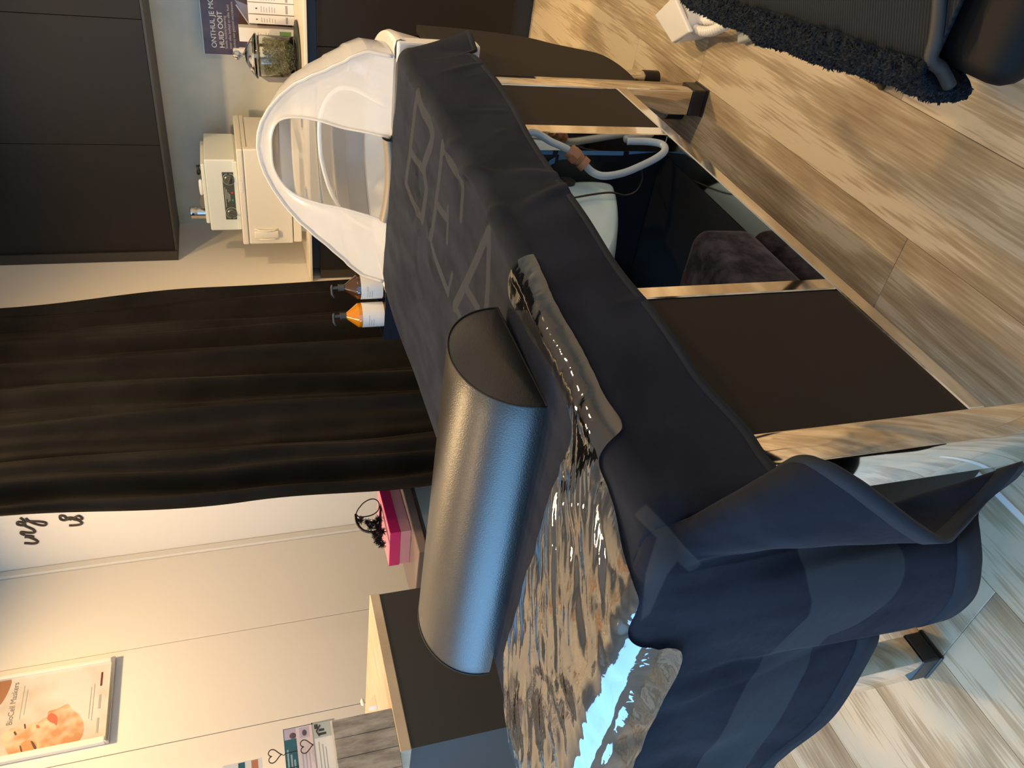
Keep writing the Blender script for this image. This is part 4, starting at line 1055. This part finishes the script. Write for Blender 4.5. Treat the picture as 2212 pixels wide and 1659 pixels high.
nt.links.new(fr.outputs[0], m3.inputs[0]); nt.links.new(m2.outputs[0], m3.inputs[1]); nt.links.new(g1.outputs[0], m3.inputs[2]); nt.links.new(m3.outputs[0], out.inputs['Surface'])
A_, B_ = .385, .50
def plan(a, b, n=48, th0=0, th1=math.pi): return [(a*math.cos(th0+(th1-th0)*i/n), b*math.sin(th0+(th1-th0)*i/n)) for i in range(n+1)]
def shell(levels, name, m, parent, close_front=False, y0=.0):
    rows_ = [[(x, y+y0, z) for x, y in plan(a, b_)] for a, b_, z in levels]
    bb = MB(); bb.grid(rows_); return bb.build(name, m, parent, angle=40)
# bowl: outer wedge body, rolled rim, inner bowl
shell([(A_-.12, B_-.25, .56), (A_-.05, B_-.10, .65), (A_-.012, B_-.02, .74), (A_, B_, .80), (A_+.004, B_+.004, .815), (A_, B_, .826), (A_-.02, B_-.02, .830), (A_-.045, B_-.045, .828), (A_-.052, B_-.052, .815), (A_-.07, B_-.08, .74), (A_-.13, B_-.2, .66), (.02, .02, .64)], 'bowl', M_por, ba)
MB().box((-A_, -.012, .60), (A_, .035, .824), .006, 2).build('front_apron', M_por, ba)
arch = crom([(-.32, .27, .80), (-.285, .27, .875), (-.24, .27, .925), (-.17, .27, .962), (-.09, .27, .985), (-.02, .27, .995), (.06, .27, .995), (.115, .27, .980), (.15, .27, .955), (.165, .27, .925), (.16, .27, .885), (.14, .27, .845), (.12, .27, .80)], 70)
MB().tube(arch, .0065, 10).build('water_tube', mat('tube_white', (.88, .86, .82), .25), ba, smooth=True)
nc = MB(); rows_ = []
for i in range(25):
    x = -.125+.25*i/24; dz = -.020*(1-(x/.125)**2); rows_.append([(x, -.004+.026*math.cos(a), .838+dz*.6+.017*math.sin(a)) for a in [2*math.pi*k/16 for k in range(17)]])
nc.grid(rows_); nc.build('neck_rest', mat('neck_gel_grey', (.17, .155, .135), .45), ba, smooth=True)
# hood
ho = thing('basin_hood', 'frosted translucent plastic hood with an arched opening, standing on the wash basin', 'hood', (CX, 2.13, .831))
HZ = [(.0, .345, .47), (.06, .343, .46), (.10, .318, .45), (.107, .308, .445), (.15, .278, .42), (.157, .270, .41), (.20, .243, .37), (.207, .235, .36), (.24, .212, .33), (.28, .168, .27), (.31, .125, .21), (.332, .080, .15), (.343, .042, .09), (.347, .004, .02)]
lean = .64
def hwid(z): return lin_([(a, b_) for a, b_, c_ in HZ], z)
def lin_(tab, x):
    if x <= tab[0][0]: return tab[0][1]
    for (a, va), (b_, vb) in zip(tab, tab[1:]):
        if x <= b_: return va+(vb-va)*(x-a)/(b_-a)
    return tab[-1][1]
rows_ = []
zs = sorted(set([h[0] for h in HZ]+[.347*i/40 for i in range(41)]))
def yfront(z): return z*lean
for z in zs:
    a = lin_([(h[0], h[1]) for h in HZ], z); b_ = lin_([(h[0], h[2]) for h in HZ], z); yf = yfront(z); n = 48
    flare = .034*min(1, (.347-z)/.06)
    depth = max(b_-yf*.55, .02)
    rows_.append([((a+flare*math.sin(math.pi*i/n))*math.cos(math.pi*i/n), yf+(depth)*math.sin(math.pi*i/n), z) for i in range(n+1)])
bb = MB(); bb.grid(rows_); o = bb.build('shell', M_frost, ho, angle=35)
# front panel with arched opening: between opening outline and outer outline, both leaning
zo = .306
def fp(x, z): return (x, yfront(z), z)
def opening(t):   # t 0..1 from right base over the top to left base
    hw = .126; zr = zo-.10
    pts = [(.126, 0), (.126, .05), (.122, .12), (.126, .18), (.120, .24), (.098, .285), (.055, zo), (0, zo+.004), (-.055, zo), (-.10, .280), (-.124, .24), (-.130, .18), (-.126, .12), (-.128, .05), (-.132, 0)]
    return pts
op = crom([(a, 0, b_) for a, b_ in opening(0)], 97)
outer = []
for i in range(97):
    f = i/96
    z = .345*(1-abs(2*f-1)); z = .347*math.sin(math.pi/2*(1-abs(2*f-1)))
    a = lin_([(h[0], h[1]) for h in HZ], z); outer.append((a if f <= .5 else -a, 0, z))
rows_ = []
for i in range(97):
    A = Vector(op[i]); B = Vector(outer[i]); r = []
    for k in range(9):
        p = A.lerp(B, k/8); ed = .010*math.exp(-k/1.2)
        r.append((p.x, yfront(p.z)-ed*.6, p.z))
    rows_.append(r)
bb = MB(); bb.grid(rows_); bb.build('front_panel', M_frost, ho, smooth=True)
bb = MB(); bb.tube([(p.x, yfront(p.z)-.006, p.z+.003) for p in [Vector(q) for q in op]], .0035, 8); bb.build('opening_rim', M_frost, ho, smooth=True)
bb = MB(); bb.tube([(p[0], yfront(p[2])+.0, p[2]+.003) for p in outer], .005, 8); bb.build('front_edge_bead', M_frost, ho, smooth=True)

# ------------------------------------------------------------------ things in the open bay of the bed
SHZ = ZB1-.0008
vx = -.725
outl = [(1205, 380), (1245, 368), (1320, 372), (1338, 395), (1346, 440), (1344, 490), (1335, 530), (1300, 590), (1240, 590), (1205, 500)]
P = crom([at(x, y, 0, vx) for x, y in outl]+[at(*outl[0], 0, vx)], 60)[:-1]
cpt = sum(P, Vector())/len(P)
pu = thing('hanging_water_tank', 'white drop-shaped water tank, tinted with painted blue daylight, hanging inside the open bay of the bed', 'water tank', (cpt.x-.08, cpt.y, cpt.z))
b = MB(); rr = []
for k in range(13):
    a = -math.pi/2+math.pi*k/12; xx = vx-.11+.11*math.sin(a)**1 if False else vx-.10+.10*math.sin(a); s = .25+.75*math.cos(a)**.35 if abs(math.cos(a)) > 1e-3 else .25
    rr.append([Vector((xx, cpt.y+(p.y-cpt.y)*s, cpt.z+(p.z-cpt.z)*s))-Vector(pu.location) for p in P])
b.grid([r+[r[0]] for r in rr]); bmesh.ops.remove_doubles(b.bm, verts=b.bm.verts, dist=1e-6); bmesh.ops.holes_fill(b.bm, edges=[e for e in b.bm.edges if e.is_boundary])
b.build('tank_body', mat('tank_daylight_tint', (.62, .86, .97), .25), pu, smooth=True)  # white tank: the blue daylight on it is painted into the colour
q = at(1224, 392, 0, vx)-Vector(pu.location)
MB().cyl(q+Vector((.003, 0, 0)), q+Vector((-.02, 0, 0)), .020, .020, 24).build('filler_hole', M_blk, pu)
MB().box((-.02, -.06, cpt.z*0+.05), (.03, .06, ZR-.0405-cpt.z), .002, 1).build('hanger', M_blk, pu)
hz_ = thing('water_hose', 'milky flexible hose with a brown screw connector curving down in the open bay', 'hose', (0, 0, 0))
hp = [at(1262, 355, 1, 1.53), at(1280, 372, 1, 1.52), at(1305, 380, 1, 1.51), at(1345, 374, 1, 1.51), at(1385, 358, 1, 1.52), at(1420, 340, 1, 1.535), at(1436, 325, 1, 1.55), at(1430, 312, 1, 1.575), at(1400, 306, 1, 1.59), at(1355, 305, 1, 1.60)]
M_hose = mat('milky_hose', (.50, .60, .68), .2, Transmission_Weight=.3)
MB().tube(crom(hp, 80), .0085, 12).build('hose_tube', M_hose, hz_, smooth=True)
d = (hp[0]-hp[1]).normalized()
cn = hp[0]; o = MB().cyl(cn-d*.004, cn+d*.010, .016, .016, 20).cyl(cn+d*.010, cn+d*.022, .013, .017, 20).cyl(cn+d*.022, cn+d*.036, .019, .019, 6).cyl(cn+d*.036, cn+d*.046, .016, .016, 20)
o.build('connector', mat('connector_brown', (.32, .16, .09), .35), hz_)
MB().tube(crom([cn+d*.046, cn+d*.07+Vector((0, 0, .02)), cn+d*.09+Vector((0, .01, .06)), Vector((cn.x-.03, cn.y-.0, .69))], 24), .008, 10).build('upper_hose', M_hose, hz_, smooth=True)
cb = thing('black_power_cable', 'thin black cable hanging in front of the white water tank', 'cable', (0, 0, 0))
cp = [at(1235, 428, 0, vx+.012), at(1280, 420, 0, vx+.012), at(1320, 416, 0, vx+.012), at(1350, 422, 0, vx), at(1375, 412, 0, vx), at(1388, 385, 0, vx), at(1384, 362, 0, vx)]
MB().tube(crom(cp, 60), .0024, 8).build('cord', M_blk, cb, smooth=True)
a_ = at(1400, 352, 0, vx-.02)
MB().box(a_+Vector((-.02, -.02, -.02)), a_+Vector((.015, .02, .012)), .004, 2).build('plug', mat('plug_black', (.02, .02, .022), .3), cb)
# velvet cushion
cu0 = at(1650, 494, 0, -.665); cu1 = at(1755, 600, 2, SHZ)
vc = thing('velvet_cushion', 'dark crushed velvet cushion standing on the shelf of the open bay', 'cushion', (-.765, 1.085, SHZ+.001))
b = MB(); b.box((-.11, -.125, 0), (.11, .12, .150), .035, 6)
for v_ in b.bm.verts:
    if v_.co.z > .1: v_.co.z += .035*(.115-v_.co.y)/.21-.012
    v_.co += v_.co.normalized()*.004*noise.noise(v_.co*22)
M_vel = velvet('crushed_velvet', (.03, .03, .045), .5, (.5, .5, .7)); noise_var(M_vel, (.010, .010, .014), (.055, .052, .075), 22, 6, lo=.4, hi=.65)
b.build('cushion_body', M_vel, vc, smooth=True)

# ------------------------------------------------------------------ drain trap with hoses on the floor
tr_ = thing('drain_trap', 'white plastic drain trap with a square plate and corrugated hoses on the floor', 'drain fitting', (0, 0, 0))
pc_ = [at(1413, 33, 2, .105), at(1451, 94, 2, .085), at(1490, 70, 2, .085), at(1455, -10, 2, .105)]
b = MB(); n_ = (pc_[1]-pc_[0]).cross(pc_[3]-pc_[0]).normalized(); n_ = n_ if n_.z > 0 else -n_
b.prism(pc_, n_*-.014); o = b.build('square_plate', M_wp, tr_); bevel_mod(o, .005, 3)
cc = sum(pc_, Vector())/4
MB().cyl((cc.x, cc.y, 0), (cc.x, cc.y, .075), .040, .052, 32).build('trap_body', M_wp, tr_, angle=40)
def corr(pts, name):
    P_ = crom(pts, 150); MB().tube(P_, .013, 12, rf=lambda f: .0125+.0015*math.sin(f*150*math.pi/2.2)).build(name, M_wp, tr_, smooth=True)
corr([Vector((cc.x+.01, cc.y-.02, .045)), at(1480, 55, 2, .05), at(1520, 68, 2, .05), at(1555, 60, 2, .055), at(1600, 30, 2, .07), at(1640, -20, 2, .08)], 'corrugated_hose')
corr([Vector((cc.x+.02, cc.y-.0, .03)), at(1490, 40, 2, .03), at(1530, 45, 2, .03), at(1570, 40, 2, .03), at(1610, 10, 2, .05), at(1650, -50, 2, .06)], 'corrugated_hose')
p = at(1612, 85, 2, .012); t = thing('grey_floor_plug', 'grey plastic plug lying on the floor beside the fleece throw', 'plug', (p.x+.01, p.y+.01, 0), .5)
MB().box((-.02, -.04, 0), (.02, .02, .024), .006, 3).box((-.013, -.055, .004), (.013, -.04, .018), .003, 2).build('body', mat('plug_grey', (.42, .46, .46), .4), t)

# ------------------------------------------------------------------ chair with fleece throw
ch = thing('black_chair', 'black padded chair at the frame corner, half under the fleece throw', 'chair', (0, 0, 0))
sx0, sx1, sy0, sy1 = -.20, .26, .635, 1.18
b = MB(); b.box((sx0, sy0, .445), (sx1, sy1, .505), .028, 5); o = b.build('seat', mat('chair_black', (.003, .004, .006), .6, Specular_IOR_Level=.2), ch, smooth=True)
for (xa, ya, xb_, yb_) in ((sx0+.05, sy1-.06, -.408, 1.312), (sx0+.05, sy0+.06, -.36, .50), (sx1-.05, sy0+.06, .42, .5), (sx1-.05, sy1-.06, .42, 1.31)):
    MB().cyl((xb_, yb_, .0), (xa, ya, .446), .010, .017, 16).build('leg', M_blk, ch, smooth=True)
MB().box((sx1-.03, sy0+.03, .55), (sx1+.0, sy1-.03, .86), .014, 4).build('backrest', MATS['chair_black'], ch, smooth=True)
MB().box((sx1-.02, sy0+.12, .48), (sx1-.008, sy0+.15, .6)).box((sx1-.02, sy1-.15, .48), (sx1-.008, sy1-.12, .6)).build('backrest_bracket', M_blk, ch)
out_ = [(1440, -60), (1481, 8), (1542, 41), (1572, 56), (1621, 75), (1643, 98), (1700, 109), (1756, 135), (1831, 154), (1876, 169), (1925, 180), (1982, 207), (2027, 220), (2058, 218), (2071, 196), (2053, 162), (2027, 135)]
inn_ = [(1545, -60), (1613, 8), (1660, 20), (1690, 28), (1718, 36), (1745, 46), (1790, 60), (1831, 72), (1870, 88), (1907, 102), (1945, 112), (1975, 120), (2000, 126), (2012, 128), (2018, 130), (2022, 130), (2026, 129)]
ZI, ZO = .520, .462
No = 200
Oc = crom([at(x, y, 2, ZO) for x, y in out_], No); Ic = crom([at(x, y, 2, ZI) for x, y in inn_], No)
th = thing('fleece_throw', 'dark navy fleece-lined throw with a woven top, draped over the black chair', 'throw', (0, 0, 0))
M_fl = velvet('fleece_navy', (.014, .018, .027), .5, (.45, .55, .7)); noise_var(M_fl, (.003, .005, .009), (.013, .019, .029), 130, 4, lo=.35, hi=.65)
rows_ = []
for i in range(No):
    I, O2 = Ic[i], Oc[i]; r = []; M_ = 30
    for k in range(M_+1):
        f = k/M_; p = I.lerp(O2, f)
        z = ZI+.006+(ZO-ZI)*f**1.5+.018*math.sin(math.pi*min(1, f*1.05))
        lump = .007*noise.noise(Vector((p.x*70, p.y*70, f*3)))+.005*noise.noise(Vector((p.x*150, p.y*150, f*5)))
        w_ = math.sin(math.pi*f)**.3 if 0 < f < 1 else 0
        r.append((p.x+lump*w_*.8, p.y+lump*w_, z+lump*w_))
    # tuck under
    for k in range(1, 9):
        a = math.pi*k/8; p = O2+(I-O2)*.16*k/8
        l2 = .004*noise.noise(Vector((p.x*80, p.y*80, a*2)))
        r.append((p.x+l2, p.y+l2, ZO+.006-.022*math.sin(a/2)+l2))
    rows_.append(r)
b = MB(); b.grid(rows_); b.build('fleece_edge', M_fl, th, smooth=True)
tf = MB(); rt = random.Random(11)
for _ in range(9000):
    i = rt.randrange(len(rows_)-1); k = rt.randrange(2, 36); p = Vector(rows_[i][k]).lerp(Vector(rows_[i+1][k+1]), rt.random())
    n_ = Vector(rows_[i+1][k])-Vector(rows_[i][k]); m_ = Vector(rows_[i][k+1])-Vector(rows_[i][k]); nn = n_.cross(m_).normalized(); nn = nn if nn.z > 0 or k > 28 else -nn
    d = (nn+Vector((rt.gauss(0, .6), rt.gauss(0, .6), rt.gauss(0, .4)))).normalized()*rt.uniform(.003, .0065)
    u = d.orthogonal().normalized()*.0019; w_ = d.cross(u).normalized()*.0019
    vs = [tf.bm.verts.new(p+u), tf.bm.verts.new(p-u*.5+w_), tf.bm.verts.new(p-u*.5-w_)]; t0 = tf.bm.verts.new(p+d)
    for a, c in ((0, 1), (1, 2), (2, 0)): tf.bm.faces.new((vs[a], vs[c], t0))
o = tf.build('fleece_pile', M_fl, th, smooth=True); o['kind'] = 'stuff'
M_wv = mat('woven_navy', (.02, .024, .03), .8); bsdf(M_wv).inputs['Specular IOR Level'].default_value = .15
tcw = nd(M_wv, 'ShaderNodeTexCoord'); mpw = nd(M_wv, 'ShaderNodeMapping'); mpw.inputs['Rotation'].default_value = (0, 0, math.radians(62)); ww_ = nd(M_wv, 'ShaderNodeTexWave'); ww_.inputs['Scale'].default_value = 75; ww_.inputs['Distortion'].default_value = 1.2
lk(M_wv, tcw.outputs['Object'], mpw.inputs[0]); lk(M_wv, mpw.outputs[0], ww_.inputs[0]); crw = nd(M_wv, 'ShaderNodeValToRGB'); crw.color_ramp.elements[0].color = (.007, .010, .015, 1); crw.color_ramp.elements[1].color = (.018, .023, .031, 1)
lk(M_wv, ww_.outputs[0], crw.inputs[0]); lk(M_wv, crw.outputs[0], bsdf(M_wv).inputs['Base Color']); bw = nd(M_wv, 'ShaderNodeBump'); bw.inputs['Strength'].default_value = .5; bw.inputs['Distance'].default_value = .001; lk(M_wv, ww_.outputs[0], bw.inputs['Height']); lk(M_wv, bw.outputs[0], bsdf(M_wv).inputs['Normal'])
rows_ = []
for i in range(No):
    I = Ic[i]; far = Vector((.30, I.y+.02*(1-i/No), ZI)); rows_.append([(I.x+(far.x-I.x)*k/20, I.y+(far.y-I.y)*k/20, ZI+.007+.004*math.sin(k*.9+I.y*30)*min(1, k/6)*.4) for k in range(21)])
b = MB(); b.grid(rows_); o = b.build('woven_top', M_wv, th, smooth=True); s_ = o.modifiers.new('t', 'SOLIDIFY'); s_.thickness = .006; s_.offset = -1
pe = [at(2046, -40, 2, ZI), at(2046, 0, 2, ZI), at(2042, 50, 2, ZI), at(2036, 90, 2, ZI), at(2027, 130, 2, ZI-.004), at(2048, 150, 2, ZI-.02), at(2066, 185, 2, ZI-.04)]
pe = [rowp for rowp in crom(pe, 40)]
MB().tube([p+Vector((0, 0, .010)) for p in pe], .0075, 10).build('edge_piping', mat('piping_navy', (.018, .022, .027), .6), th, smooth=True)
